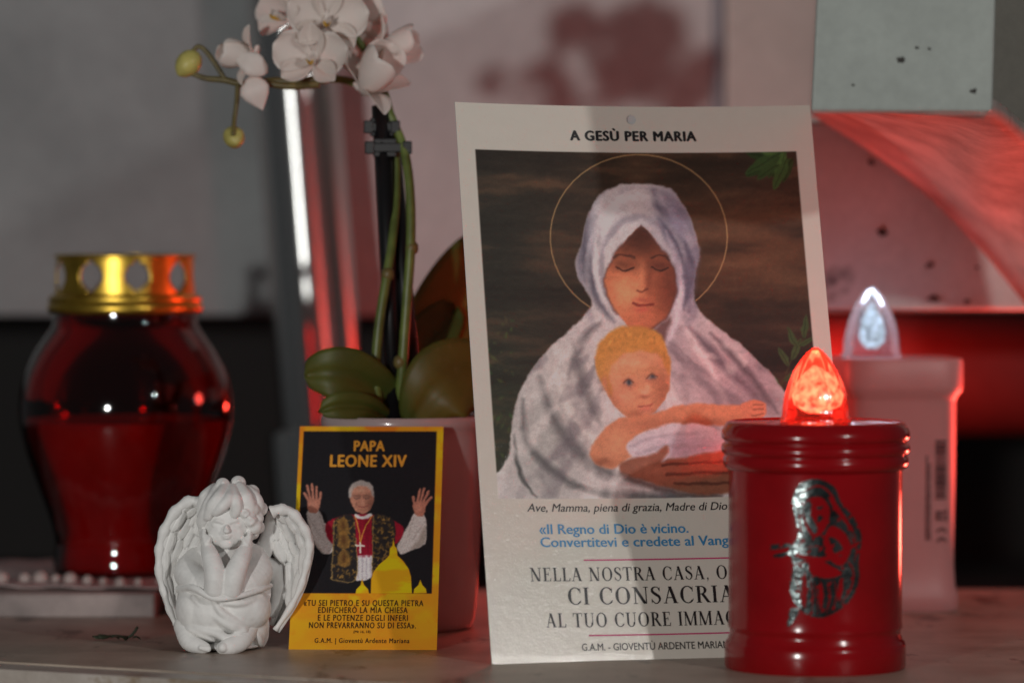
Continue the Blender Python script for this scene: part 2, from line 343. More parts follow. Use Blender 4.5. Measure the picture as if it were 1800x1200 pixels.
# ------------------------------------------------------------------ printed cards: raster of ink on the sheet's own vertices
def homography(src, dst):
    A = []
    for (x, y), (u, v) in zip(src, dst):
        A.append([x, y, 1, 0, 0, 0, -u * x, -u * y, -u]); A.append([0, 0, 0, x, y, 1, -v * x, -v * y, -v])
    return np.linalg.svd(np.array(A, float))[2][-1].reshape(3, 3)
def hmap(Hm, x, y):
    w = Hm[2, 0] * x + Hm[2, 1] * y + Hm[2, 2]
    return (Hm[0, 0] * x + Hm[0, 1] * y + Hm[0, 2]) / w, (Hm[1, 0] * x + Hm[1, 1] * y + Hm[1, 2]) / w
class Sheet:
    """ink layout: quad gives the sheet's corners (tl, tr, br, bl) in layout units"""
    def __init__(s, quad, nu, nv):
        s.toU = homography(quad, [(0, 1), (1, 1), (1, 0), (0, 0)]); s.toL = homography([(0, 1), (1, 1), (1, 0), (0, 0)], quad)
        s.nu, s.nv = nu, nv
        u, v = np.meshgrid(np.linspace(0, 1, nu), np.linspace(0, 1, nv)); s.u, s.v = u, v
        s.x, s.y = hmap(s.toL, u, v); s.c = np.zeros((nv, nu, 3))
    def uv(s, x, y): return hmap(s.toU, x, y)
    def blend(s, a, col):
        col = np.asarray(col, float)
        s.c = s.c * (1 - a[..., None]) + (col if col.ndim == 3 else col[None, None]) * a[..., None]
    def dist_poly(s, pts):
        pts = np.asarray(pts, float); d = np.full(s.x.shape, 1e9); ins = np.zeros(s.x.shape, bool)
        lo, hi = pts.min(0) - 30, pts.max(0) + 30
        sel = (s.x > lo[0]) & (s.x < hi[0]) & (s.y > lo[1]) & (s.y < hi[1]); X, Y = s.x[sel], s.y[sel]
        dd = np.full(X.shape, 1e9); ii = np.zeros(X.shape, bool)
        for i in range(len(pts)):
            a, b = pts[i], pts[(i + 1) % len(pts)]; e = b - a; L = max(e @ e, 1e-9)
            t = np.clip(((X - a[0]) * e[0] + (Y - a[1]) * e[1]) / L, 0, 1)
            dd = np.minimum(dd, np.hypot(X - a[0] - t * e[0], Y - a[1] - t * e[1]))
            if a[1] != b[1]:
                cr = ((a[1] > Y) != (b[1] > Y)) & (X < (b[0] - a[0]) * (Y - a[1]) / (b[1] - a[1]) + a[0]); ii ^= cr
        d[sel] = np.where(ii, -dd, dd); return d
    def poly(s, pts, col, soft=1.2, alpha=1.0, smooth=True, n=6, clip=None):
        if smooth: pts = [tuple(q)[:2] for q in catmull([(p[0], p[1], 0) for p in pts], n, True)]
        a = np.clip(0.5 - s.dist_poly(pts) / (2 * soft), 0, 1) * alpha
        if clip is not None: a = a * clip
        s.blend(a, col); return a
    def stroke(s, pts, w, col, soft=1.0, alpha=1.0, smooth=True, taper=False, clip=None):
        if smooth and len(pts) > 2: pts = [tuple(q)[:2] for q in catmull([(p[0], p[1], 0) for p in pts], 6)]
        pts = np.asarray(pts, float); lo, hi = pts.min(0) - w - 12, pts.max(0) + w + 12
        sel = (s.x > lo[0]) & (s.x < hi[0]) & (s.y > lo[1]) & (s.y < hi[1]); X, Y = s.x[sel], s.y[sel]; dd = np.full(X.shape, 1e9)
        for i in range(len(pts) - 1):
            a, b = pts[i], pts[i + 1]; e = b - a; L = max(e @ e, 1e-9)
            t = np.clip(((X - a[0]) * e[0] + (Y - a[1]) * e[1]) / L, 0, 1); q = (i + t) / (len(pts) - 1)
            ww = w / 2 * (np.sin(np.pi * np.clip(q, .03, .97)) if taper else 1.0)
            dd = np.minimum(dd, np.hypot(X - a[0] - t * e[0], Y - a[1] - t * e[1]) - ww)
        al = np.zeros(s.x.shape); al[sel] = np.clip(0.5 - dd / (2 * soft), 0, 1) * alpha
        if clip is not None: al = al * clip
        s.blend(al, col)
    def glow(s, x, y, rx, ry, col, alpha=1.0, ang=0.0, clip=None):
        c, q = math.cos(ang), math.sin(ang); X, Y = s.x - x, s.y - y; a = (X * c + Y * q) / rx; b = (-X * q + Y * c) / ry
        al = alpha * np.exp(-(a * a + b * b))
        if clip is not None: al = al * clip
        s.blend(al, col)
    def noise(s, nx, ny, seed=1):
        r = np.random.default_rng(seed); out = np.zeros(s.u.shape); amp = 1.0; tot = 0
        for o in range(4):
            g = r.random((ny * 2 ** o + 2, nx * 2 ** o + 2)); X = s.u * nx * 2 ** o; Y = s.v * ny * 2 ** o
            i, j = X.astype(int), Y.astype(int); fx, fy = X - i, Y - j; fx = fx * fx * (3 - 2 * fx); fy = fy * fy * (3 - 2 * fy)
            out += amp * ((g[j, i] * (1 - fx) + g[j, i + 1] * fx) * (1 - fy) + (g[j + 1, i] * (1 - fx) + g[j + 1, i + 1] * fx) * fy); tot += amp; amp *= 0.5
        return out / tot
    def brush(s, amp, cells, grain, seed):
        """break up clean outlines as brushwork or coarse print would: displaced look-up plus grain"""
        nx, ny = cells; dx = (s.noise(nx, ny, seed) - .5) * 2 * amp; dy = (s.noise(nx, ny, seed + 1) - .5) * 2 * amp
        j, i = np.meshgrid(np.arange(s.nv), np.arange(s.nu), indexing='ij'); fi = np.clip(i + dx, 0, s.nu - 1.001); fj = np.clip(j + dy, 0, s.nv - 1.001)
        i0, j0 = fi.astype(int), fj.astype(int); a, b = (fi - i0)[..., None], (fj - j0)[..., None]
        c = (s.c[j0, i0] * (1 - a) + s.c[j0, i0 + 1] * a) * (1 - b) + (s.c[j0 + 1, i0] * (1 - a) + s.c[j0 + 1, i0 + 1] * a) * b
        g = np.random.default_rng(seed + 2).normal(0, 1, s.u.shape) * .5 + (s.noise(nx * 2, ny * 3, seed + 3) - .5) * 3
        s.c = c * (1 + grain * g[..., None])
    def build(s, name, w, h, mat, gain, bend=None, hole=None):
        c = np.clip(s.c, 0, 255) / 255; lin = np.where(c <= 0.04045, c / 12.92, ((c + 0.055) / 1.055) ** 2.4) * gain
        lin = np.clip(lin, 0.004, 0.82)
        nu, nv = s.nu, s.nv; X = (s.u - 0.5) * w; Z = s.v * h; Y = bend(s.u, s.v) if bend else np.zeros_like(X)
        front = np.stack([X, Y, Z], -1).reshape(-1, 3)
        idx = np.arange(nu * nv).reshape(nv, nu); q = np.stack([idx[:-1, :-1], idx[:-1, 1:], idx[1:, 1:], idx[1:, :-1]], -1).reshape(-1, 4)
        if hole is not None:
            cx, cz, r = hole; ctr = front[q].mean(1); q = q[np.hypot(ctr[:, 0] - cx, ctr[:, 2] - cz) > r]
        # back of the sheet: coarse, 0.5 mm behind
        bu, bv = np.meshgrid(np.linspace(0, 1, 13), np.linspace(0, 1, 25)); back = np.stack([(bu - .5) * w, (bend(bu, np.maximum(bv, .0125)) if bend else 0 * bu) + 0.0006, bv * h], -1).reshape(-1, 3)
        bi = np.arange(13 * 25).reshape(25, 13) + nu * nv
        qb = np.stack([bi[:-1, :-1], bi[1:, :-1], bi[1:, 1:], bi[:-1, 1:]], -1).reshape(-1, 4)
        vs = np.concatenate([front, back]); qs = np.concatenate([q, qb])
        cols = np.concatenate([lin.reshape(-1, 3), np.full((len(back), 3), 0.6)])
        me = bpy.data.meshes.new(name); me.vertices.add(len(vs)); me.vertices.foreach_set('co', vs.ravel())
        me.loops.add(len(qs) * 4); me.loops.foreach_set('vertex_index', qs.ravel().astype(np.int32))
        me.polygons.add(len(qs)); me.polygons.foreach_set('loop_start', np.arange(len(qs), dtype=np.int32) * 4)
        me.update(calc_edges=True); me.polygons.foreach_set('use_smooth', np.ones(len(qs), bool))
        at = me.attributes.new('print', 'FLOAT_COLOR', 'POINT'); at.data.foreach_set('color', np.concatenate([cols, np.ones((len(cols), 1))], 1).ravel().astype(np.float32))
        me.materials.append(mat); return me

# lettering ------------------------------------------------------------------
_ref = {}
def sans(text, bold=0.0, shear=0.0, space=1.0, glue=None):
    cu = bpy.data.curves.new('lettering', 'FONT'); cu.body = text; cu.offset = bold; cu.shear = shear; cu.space_character = space; cu.resolution_u = 3
    o = bpy.data.objects.new('lettering', cu); COL.objects.link(o); dg = bpy.context.evaluated_depsgraph_get(); dg.update()
    me = bpy.data.meshes.new_from_object(o.evaluated_get(dg)); bpy.data.objects.remove(o); bpy.data.curves.remove(cu)
    v = np.zeros(len(me.vertices) * 3); me.vertices.foreach_get('co', v); v = v.reshape(-1, 3)
    f = [tuple(p.vertices) for p in me.polygons]; bpy.data.meshes.remove(me)
    return v[:, :2], f
def cap_height(bold):
    if bold not in _ref: q = sans('H', bold)[0]; _ref[bold] = (q[:, 1].min(), q[:, 1].max())
    return _ref[bold]
def serif_glyphs():
    T, t, S = 0.155, 0.055, 0.045                       # thick stem, hairline, serif height
    G = {}
    def quad(a, b, c, d): return ([a, b, c, d], [(0, 1, 2, 3)])
    def stem(x, y0, y1, w): return quad((x - w / 2, y0), (x + w / 2, y0), (x + w / 2, y1), (x - w / 2, y1))
    def srf(x, y, w, up):
        y0, y1 = (y, y + S) if up else (y - S, y); return quad((x - w, y0), (x + w, y0), (x + w * .8, y1) if up else (x + w, y1), (x - w * .8, y1) if up else (x - w, y1))
    def diag(x0, y0, x1, y1, w): return quad((x0 - w / 2, y0), (x0 + w / 2, y0), (x1 + w / 2, y1), (x1 - w / 2, y1))
    def arc(cx, cy, rx, ry, a0, a1, wmax, wmin, n=26):
        o, f = [], []
        for i in range(n + 1):
            a = math.radians(a0 + (a1 - a0) * i / n); c, s_ = math.cos(a), math.sin(a); w = wmin + (wmax - wmin) * abs(c) ** 1.6
            o += [(cx + rx * c, cy + ry * s_), (cx + (rx - w) * c, cy + (ry - min(w, wmin * 1.4)) * s_)]
        for i in range(n): f.append((2 * i, 2 * i + 2, 2 * i + 3, 2 * i + 1))
        return (o, f)
    def path(pts, ws):
        pts = [Vector((p[0], p[1], 0)) for p in pts]; q = catmull(pts, 6); o, f = [], []
        for i, p in enumerate(q):
            d = (q[min(i + 1, len(q) - 1)] - q[max(i - 1, 0)]).normalized(); k = i / (len(q) - 1) * (len(ws) - 1); j = min(int(k), len(ws) - 2)
            w = ws[j] + (ws[j + 1] - ws[j]) * (k - j); nn = Vector((-d.y, d.x, 0)) * w / 2; o += [(p.x + nn.x, p.y + nn.y), (p.x - nn.x, p.y - nn.y)]
        for i in range(len(q) - 1): f.append((2 * i, 2 * i + 2, 2 * i + 3, 2 * i + 1))
        return (o, f)
    G['I'] = (0.36, [stem(.18, 0, 1, T), srf(.18, 0, .16, 1), srf(.18, 1, .16, 0)])
    G['L'] = (0.66, [stem(.2, 0, 1, T), srf(.2, 1, .16, 0), quad((.04, 0), (.60, 0), (.60, t), (.04, t)), quad((.54, 0), (.62, 0), (.64, .26), (.60, .26))])
    G['E'] = (0.70, [stem(.2, 0, 1, T), quad((.04, 0), (.60, 0), (.60, t), (.04, t)), quad((.04, 1 - t), (.58, 1 - t), (.58, 1), (.04, 1)), quad((.2, .49), (.46, .49), (.46, .49 + t), (.2, .49 + t)),
              quad((.55, 0), (.62, 0), (.65, .24), (.61, .24)), quad((.57, .78), (.60, .78), (.60, 1), (.54, 1)), quad((.43, .40), (.47, .40), (.47, .64), (.43, .64))])
    G['T'] = (0.74, [stem(.37, 0, 1, T), srf(.37, 0, .16, 1), quad((.04, 1 - t), (.70, 1 - t), (.70, 1), (.04, 1)), quad((.02, .75), (.05, .75), (.11, 1), (.04, 1)), quad((.69, .75), (.72, .75), (.70, 1), (.63, 1))])
    G['N'] = (0.92, [stem(.17, 0, 1, t), stem(.75, 0, 1, t), diag(.68, 0, .16, 1, T * 1.15), srf(.17, 0, .13, 1), srf(.75, 1, .13, 0), quad((.02, 1 - S), (.2, 1 - S), (.2, 1), (.02, 1))])
    G['M'] = (1.06, [stem(.15, 0, 1, t), stem(.88, 0, 1, T), diag(.50, 0, .17, 1, T), diag(.50, 0, .85, 1, t), srf(.15, 0, .12, 1), srf(.88, 0, .15, 1), quad((.02, 1 - S), (.2, 1 - S), (.2, 1), (.02, 1)), quad((.84, 1 - S), (1.03, 1 - S), (1.03, 1), (.84, 1))])
    G['A'] = (0.84, [diag(.13, 0, .41, 1, t), diag(.68, 0, .40, 1, T * 1.1), quad((.22, .31), (.56, .31), (.54, .31 + t), (.24, .31 + t)), srf(.13, 0, .12, 1), srf(.68, 0, .15, 1)])
    G['O'] = (0.90, [arc(.45, .5, .40, .52, 0, 360, T * 1.1, t)])
    G['C'] = (0.80, [arc(.45, .5, .40, .52, 42, 318, T * 1.1, t), quad((.70, .68), (.74, .68), (.74, 1.0), (.70, .86)), quad((.70, .2), (.75, .28), (.75, .24), (.72, .12))])
    G['D'] = (0.86, [stem(.2, 0, 1, T), arc(.3, .5, .50, .5, -90, 90, T * 1.1, t), srf(.2, 0, .16, 1), srf(.2, 1, .16, 0)])
    G['U'] = (0.86, [stem(.2, .3, 1, T), stem(.70, .3, 1, t), arc(.425, .32, .302, .34, 180, 360, T * .9, t), srf(.2, 1, .16, 0), srf(.70, 1, .13, 0)])
    G['R'] = (0.82, [stem(.2, 0, 1, T), srf(.2, 0, .16, 1), srf(.2, 1, .16, 0), arc(.32, .745, .31, .255, -90, 90, T, t), quad((.2, .49), (.34, .49), (.34, .49 + t), (.2, .49 + t)), quad((.2, 1 - t), (.34, 1 - t), (.34, 1), (.2, 1)), diag(.72, 0, .40, .52, T * 1.1), quad((.66, 0), (.84, 0), (.82, S), (.66, S))])
    G['S'] = (0.62, [path([(.50, .80), (.42, .95), (.28, .98), (.13, .88), (.14, .70), (.30, .55), (.46, .42), (.51, .24), (.40, .05), (.24, .02), (.09, .20)], [.05, .055, .06, .11, .15, .17, .15, .11, .06, .055, .05]),
              quad((.49, .72), (.53, .72), (.53, 1.0), (.49, .88)), quad((.06, 0), (.10, .12), (.10, .28), (.06, .28))])
    G[','] = (0.30, [quad((.08, .12), (.11, 0), (.20, 0), (.20, .12)), quad((.13, -.02), (.10, -.16), (.12, -.16), (.20, .02))])
    G[' '] = (0.38, [])
    return G
SERIF = serif_glyphs()
def serif(text):
    vs, fs, x = [], [], 0.0
    for ch in text:
        w, parts = SERIF[ch]
        for k, (pts, f) in enumerate(parts):
            b = len(vs); vs += [(p[0] + x, p[1], k) for p in pts]; fs += [tuple(i + b for i in q) for q in f]
        x += w + 0.06
    return np.array(vs), fs
def print_line(sheet, w, h, text, x0, x1, ybase, cap, mat, parent, bold=0.0, shear=0.0, font='sans', lift=0.0002, bend=None, space=1.0):
    """set one line of type on a sheet from x0 to x1 (layout units) on baseline ybase at its left end"""
    k = 0
    if font == 'serif':
        v, f = serif(text); base, top = 0.0, 1.0; zz = v[:, 2]; v = v[:, :2]
    else:
        v, f = sans(text, 0.0, shear, space); base, top = cap_height(0.0); zz = np.zeros(len(v))
        if bold:                                   # heavier weight: overprinted copies
            v0_, f0_ = v, f; v, f, zz = [], [], []
            sh = [(-1, 0), (1, 0), (0, .55), (0, -.55), (-.5, 0), (.5, 0)]
            for kk, (dx, dy) in enumerate(sh):
                b_ = kk * len(v0_); v.append(v0_ + np.array((dx, dy)) * bold); f = f + [tuple(i + b_ for i in q) for q in f0_]; zz.append(np.full(len(v0_), kk))
            v = np.concatenate(v); zz = np.concatenate(zz)
    u0, v0 = sheet.uv(x0, ybase); u1, _ = sheet.uv(x1, ybase); _, vt = sheet.uv(x0, ybase - cap)
    a, b = v[:, 0].min(), v[:, 0].max()
    U = u0 + (v[:, 0] - a) / (b - a) * (u1 - u0); V = v0 + (v[:, 1] - base) / (top - base) * (vt - v0)
    Y = (bend(U, V) if bend else 0 * U) - lift - zz * 4e-6
    me = mesh('lettering', list(zip((U - .5) * w, Y, V * h)), f)
    return obj('lettering', me, M[mat], parent)

# ---- large devotional card --------------------------------------------------
CW, CH = 0.1591, 0.2454
big = Sheet([(796, 180.4), (1420.3, 183.8), (1512.2, 1150.3), (865, 1167.7)], 430, 660)
big.c[:] = (172, 167, 158)
big.blend(0.12 * (big.noise(40, 60, 3) - .5) + 0.06, (150, 145, 135))
uL, vT = big.uv(833, 262); uR, _ = big.uv(1397, 256.5); _, vB = big.uv(876, 875)
pic = np.clip((big.u - uL) * big.nu + .5, 0, 1) * np.clip((uR - big.u) * big.nu + .5, 0, 1) * np.clip((big.v - vB) * big.nv + .5, 0, 1) * np.clip((vT - big.v) * big.nv + .5, 0, 1)
keep = big.c.copy()
big.c[:] = (58, 45, 36)
big.glow(860, 420, 130, 260, (44, 42, 36), .9); big.glow(860, 760, 90, 170, (38, 46, 34), .9); big.glow(1310, 430, 170, 90, (92, 62, 44), .9)
big.glow(1330, 640, 120, 100, (36, 26, 22), .9); big.glow(1150, 290, 260, 45, (52, 40, 30), .8); big.glow(1280, 540, 130, 40, (84, 58, 42), .6)
n1 = big.noise(4, 34, 5); big.blend(np.clip((n1 - .5) * 2.2, 0, .6), (104, 76, 56)); big.blend(np.clip((.48 - n1) * 2.0, 0, .6), (30, 24, 20))
for i in range(60):                                            # loose landscape foliage at the left edge
    x, y = rng.uniform(845, 905), rng.uniform(560, 860); big.stroke([(x, y), (x + rng.uniform(-14, 14), y + rng.uniform(-16, 4))], 5, (50 + rng.integers(0, 35), 66 + rng.integers(0, 40), 46), 2, .5, taper=True)
ring = [(1124 + 156 * math.cos(a), 412 + 146 * math.sin(a)) for a in np.linspace(0, 2 * math.pi, 48)]
def leafp(x, y, L, ang, w, col):
    c, s_ = math.cos(ang), math.sin(ang); q = [(0, 0), (.3, w), (.65, w * .9), (1, 0), (.65, -w * .7), (.3, -w * .9)]
    big.poly([(x + L * (a * c - b * s_), y + L * (a * s_ + b * c)) for a, b in q], col, 1.2)
    big.stroke([(x, y), (x + L * .9 * c, y + L * .9 * s_)], 1.2, tuple(np.array(col) * .6), .8)
for i in range(14):
    a = rng.uniform(1.4, 3.5); g = rng.uniform(.7, 1.35); leafp(1392 - rng.uniform(0, 30), 262 + rng.uniform(0, 26), rng.uniform(40, 72), a, .16, (52 * g, 74 * g, 38 * g))
big.stroke([(1372, 690), (1388, 640), (1412, 590)], 2.5, (62, 52, 34), 1)
for (x, y, a, L) in ((1388, 640, -2.1, 40), (1392, 630, -1.2, 44), (1402, 608, -2.0, 42), (1405, 604, -.5, 36), (1380, 664, -.4, 42), (1412, 590, -1.4, 40), (1376, 676, -2.4, 34)): leafp(x, y, L, a, .15, (58, 74, 44))
# veiled mother, plain drapery
veil = [(1128, 316), (1178, 326), (1212, 372), (1231, 432), (1222, 506), (1240, 548), (1290, 588), (1345, 640), (1388, 694), (1418, 770), (1432, 880), (885, 885), (896, 800), (904, 724), (930, 655), (985, 592), (1030, 548), (1040, 520), (1014, 468), (1026, 408), (1046, 350), (1084, 322)]
va = big.poly(veil, (182, 175, 174), 2.0)
big.glow(960, 780, 90, 160, (150, 150, 146), .8, clip=va); big.glow(1310, 680, 90, 120, (128, 116, 124), .8, .5, clip=va); big.glow(1000, 640, 70, 60, (182, 176, 172), .6, clip=va)
big.glow(1190, 380, 34, 60, (122, 116, 134), .9, -.4, clip=va); big.glow(1085, 370, 40, 50, (184, 180, 182), .7, clip=va); big.glow(1210, 500, 26, 60, (116, 110, 128), .8, clip=va)
big.glow(1035, 430, 16, 70, (126, 124, 136), .8, .1, clip=va); big.glow(1250, 640, 60, 80, (164, 146, 150), .7, -.6, clip=va); big.glow(1180, 600, 30, 60, (140, 128, 134), .7, -.3, clip=va)
for pts, w, c, al in (([(1036, 360), (1028, 440), (1052, 520), (1080, 560)], 12, (118, 114, 126), .7), ([(1052, 400), (1048, 470), (1070, 540)], 7, (190, 186, 186), .6), ([(1150, 330), (1172, 390), (1205, 450), (1214, 540)], 14, (112, 106, 124), .6),
                      ([(1172, 400), (1196, 470), (1192, 560), (1170, 610)], 8, (186, 176, 182), .6), ([(1205, 420), (1222, 470), (1204, 540)], 6, (104, 98, 116), .7), ([(1200, 560), (1240, 620), (1290, 720)], 9, (186, 172, 172), .55),
                      ([(1215, 570), (1270, 630), (1340, 700)], 12, (122, 108, 118), .6), ([(1250, 580), (1310, 640), (1368, 720)], 8, (110, 98, 106), .6), ([(920, 700), (930, 780), (1000, 840), (1080, 872)], 10, (112, 112, 112), .6), ([(950, 660), (985, 750), (1060, 820), (1160, 850)], 16, (134, 132, 132), .7),
                      ([(975, 640), (1012, 730), (1080, 796)], 9, (186, 182, 176), .5), ([(1010, 600), (1030, 680), (1060, 740)], 14, (146, 142, 142), .6), ([(905, 760), (915, 830), (945, 872)], 5, (86, 88, 86), .7), ([(1060, 560), (1030, 590), (1000, 660)], 10, (142, 136, 138), .6),
                      ([(1100, 330), (1070, 380), (1062, 450)], 10, (192, 188, 190), .5), ([(1000, 850), (1120, 868), (1260, 866)], 12, (120, 120, 120), .6)):
    c = tuple(np.array(c) * (.80 if sum(c) < 450 else 1.07)); big.stroke(pts, w * 1.4, c, w * .40 + 1.2, min(1, al * 1.5), clip=va, taper=True)
th = np.arctan2(big.y - 545, big.x - 1124); rr = np.hypot(big.x - 1124, big.y - 545); wob = big.noise(7, 10, 41) * 2.2 + .12 * rr / 60
ff = np.sin(th * 9 + wob * 3.0) + .6 * np.sin(th * 21 - wob * 5 + 1.3) + .35 * np.sin(th * 43 + wob * 9); low = np.clip((big.y - 560) / 60, 0, 1) * va
big.blend(np.clip(-ff - .35, 0, 1.1) * .42 * low, (92, 86, 92)); big.blend(np.clip(ff - .45, 0, 1.1) * .40 * low, (206, 200, 196))
rh = np.hypot((big.x - 1128) / 1.0, (big.y - 470) / 1.35); fh = np.sin(rh * .13 + big.noise(5, 8, 44) * 5) + .5 * np.sin(rh * .31 + big.noise(6, 9, 45) * 7); up_ = np.clip((585 - big.y) / 50, 0, 1) * va
big.blend(np.clip(-fh - .2, 0, 1.1) * .34 * up_, (98, 92, 106)); big.blend(np.clip(fh - .4, 0, 1.1) * .34 * up_, (208, 202, 202))
big.poly([(1210, 440), (1232, 432), (1226, 500), (1212, 520)], (96, 90, 106), 4, .5)
# face
face = [(1128, 394), (1160, 424), (1186, 462), (1191, 506), (1176, 548), (1142, 576), (1112, 570), (1086, 544), (1067, 506), (1068, 472), (1092, 430)]
fa = big.poly(face, (172, 104, 74), 1.6)
big.glow(1130, 410, 60, 48, (72, 38, 28), .95, clip=fa); big.glow(1104, 508, 32, 38, (214, 144, 106), .9, clip=fa); big.glow(1182, 498, 30, 66, (96, 50, 38), .85, clip=fa); big.glow(1135, 556, 26, 14, (178, 108, 80), .6, clip=fa); big.glow(1135, 578, 40, 8, (96, 50, 38), .7, clip=fa)
big.glow(1130, 486, 8, 26, (204, 138, 102), .7, clip=fa); big.glow(1144, 488, 7, 26, (108, 58, 44), .6, clip=fa); big.glow(1100, 460, 20, 9, (104, 60, 44), .8, clip=fa); big.glow(1160, 460, 18, 9, (88, 48, 38), .8, clip=fa)
big.stroke([(1080, 448), (1098, 441), (1116, 446)], 3, (62, 34, 26), 1.4, .8); big.stroke([(1146, 446), (1164, 441), (1180, 450)], 3, (58, 32, 25), 1.4, .8)
big.stroke([(1084, 464), (1100, 470), (1116, 464)], 2.6, (44, 24, 20), 1, .9); big.stroke([(1146, 464), (1161, 469), (1176, 463)], 2.6, (42, 23, 20), 1, .9)
big.stroke([(1122, 503), (1132, 507), (1143, 503)], 3, (92, 48, 38), 1.4, .8); big.stroke([(1114, 528), (1132, 531), (1152, 527)], 3.2, (104, 40, 36), 1.2, .9); big.glow(1132, 537, 14, 4.5, (170, 84, 72), .7, clip=fa); big.glow(1132, 522, 14, 4, (150, 74, 62), .6, clip=fa)
big.stroke([(1128, 394), (1160, 424), (1186, 462), (1191, 506), (1176, 548), (1142, 577)], 4, (70, 50, 54), 2.5, .5); big.stroke([(1128, 394), (1092, 430), (1068, 472), (1067, 506), (1086, 546)], 4, (70, 50, 50), 2.5, .5)
big.poly([(1112, 572), (1145, 578), (1180, 552), (1172, 592), (1150, 610), (1128, 600)], (84, 50, 46), 4, .7)
# infant wrapped in the mantle
ia = big.poly([(1060, 600), (1085, 578), (1125, 570), (1160, 584), (1178, 620), (1182, 660), (1168, 700), (1140, 728), (1108, 728), (1080, 704), (1062, 668), (1050, 632)], (188, 134, 102), 2)
hair = big.poly([(1050, 640), (1056, 600), (1082, 574), (1126, 566), (1164, 582), (1180, 618), (1182, 650), (1172, 640), (1160, 618), (1120, 612), (1088, 626), (1074, 652), (1080, 690), (1064, 676)], (176, 126, 66), 3)
for i in range(40):
    a = rng.uniform(-2.9, -.2); x, y = 1118 + 58 * math.cos(a), 634 + 58 * math.sin(a); k = rng.uniform(.7, 1.25); big.stroke([(x, y), (x + rng.uniform(-10, 10), y + rng.uniform(4, 18))], 4, (182 * k, 130 * k, 70 * k), 2, .5, taper=True)
big.glow(1112, 640, 34, 20, (206, 154, 122), .7, clip=ia); big.glow(1100, 690, 22, 20, (204, 138, 112), .6, clip=ia); big.glow(1168, 680, 18, 44, (140, 88, 66), .7, clip=ia); big.glow(1134, 722, 40, 9, (138, 86, 64), .7, clip=ia); big.glow(1140, 676, 6, 18, (210, 156, 126), .6, clip=ia)
for x, y in ((1108, 668), (1149, 658)):
    big.glow(x, y, 13, 9, (150, 96, 76), .75, clip=ia); big.poly([(x - 8, y + 1), (x, y - 3.5), (x + 8, y), (x, y + 3)], (150, 136, 130), 1.6, .8); big.glow(x + 1, y - .5, 4.2, 4, (44, 50, 60), .95); big.stroke([(x - 9, y), (x, y - 4.5), (x + 9, y - 1)], 2.2, (84, 50, 40), 1.2, .75); big.stroke([(x - 11, y - 13), (x, y - 17), (x + 11, y - 14)], 3, (160, 108, 76), 2.2, .5)
big.glow(1135, 690, 10, 3.5, (128, 76, 60), .75, clip=ia); big.glow(1134, 682, 6, 5, (216, 162, 134), .6, clip=ia); big.stroke([(1127, 707), (1139, 709), (1151, 704)], 3, (140, 66, 60), 1.6, .75); big.glow(1139, 714, 9, 4, (196, 120, 104), .7, clip=ia); big.glow(1140, 722, 10, 4, (206, 148, 122), .5, clip=ia)
big.glow(1076, 700, 14, 30, (146, 92, 70), .6, -.5, clip=ia); big.glow(1124, 646, 50, 10, (170, 120, 84), .4, clip=ia); big.glow(1066, 668, 7, 12, (176, 116, 92), .8)
arm = big.poly([(1100, 728), (1150, 722), (1200, 706), (1262, 704), (1320, 712), (1324, 738), (1262, 742), (1196, 752), (1180, 790), (1110, 800), (1080, 820), (1046, 806), (1042, 784), (1066, 748)], (178, 122, 92), 2.5)
big.glow(1090, 770, 26, 34, (196, 140, 108), .6, .5, clip=arm); big.glow(1240, 738, 60, 9, (128, 80, 60), .7, clip=arm); big.glow(1060, 808, 26, 8, (124, 76, 56), .7, clip=arm); big.glow(1150, 742, 50, 12, (150, 98, 76), .5, clip=arm)
fist = big.poly([(1306, 706), (1328, 698), (1348, 702), (1350, 722), (1336, 734), (1312, 736)], (176, 116, 90), 1.5)
for y in (708, 716, 724): big.stroke([(1326, y), (1346, y - 2)], 1.8, (110, 66, 50), 1, .8)
cl = big.poly([(1104, 776), (1140, 752), (1190, 738), (1250, 744), (1290, 770), (1290, 800), (1200, 800), (1130, 806)], (182, 174, 178), 2.5)
big.glow(1220, 780, 60, 20, (148, 138, 152), .7, clip=cl)
for pts in ([(1112, 780), (1160, 762), (1230, 756)], [(1126, 792), (1180, 778), (1260, 780)]): big.stroke(pts, 5, (146, 138, 146), 3, .6)
hand = big.poly([(1096, 806), (1124, 800), (1156, 790), (1176, 778), (1180, 790), (1168, 806), (1210, 796), (1290, 790), (1300, 850), (1260, 864), (1200, 858), (1130, 838), (1096, 826)], (128, 82, 64), 3)
big.glow(1150, 818, 40, 12, (150, 100, 80), .6, clip=hand)
for pts in ([(1168, 812), (1220, 808), (1290, 806)], [(1176, 828), (1230, 826), (1290, 824)], [(1190, 844), (1236, 844), (1290, 842)]): big.stroke(pts, 4, (66, 38, 32), 2, .8)
big.stroke([(1096, 828), (1140, 846), (1200, 862), (1270, 868)], 8, (70, 52, 48), 4, .6)
big.blend(np.clip((big.noise(60, 90, 9) - .5) * .12, 0, 1), (30, 27, 24))
big.brush(2.4, (40, 56), .045, 60)
big.stroke(ring, 2.0, (168, 138, 96), .9, .8, smooth=False, clip=1 - va)
big.c = keep * (1 - pic[..., None]) + (big.c * (0.86 + 0.18 * big.c / 255)) * pic[..., None]
lu, lv = big.uv(1030, 979)
def rose_rule(x0, x1, y):
    u0, v0 = big.uv(x0, y); u1, _ = big.uv(x1, y); return u0, u1, v0
def card_bend(u, v):
    return 0.0040 * (1 - (2 * np.clip(u, 0, 1) - 1) ** 2) + 0.000165 * np.clip(1 - v / 0.0135, 0, 1) + 0.0012 * np.sin(np.pi * v)
card_mat = print_mat('glossy_card_print', 0.5, 0.12, 1500, 0.60)
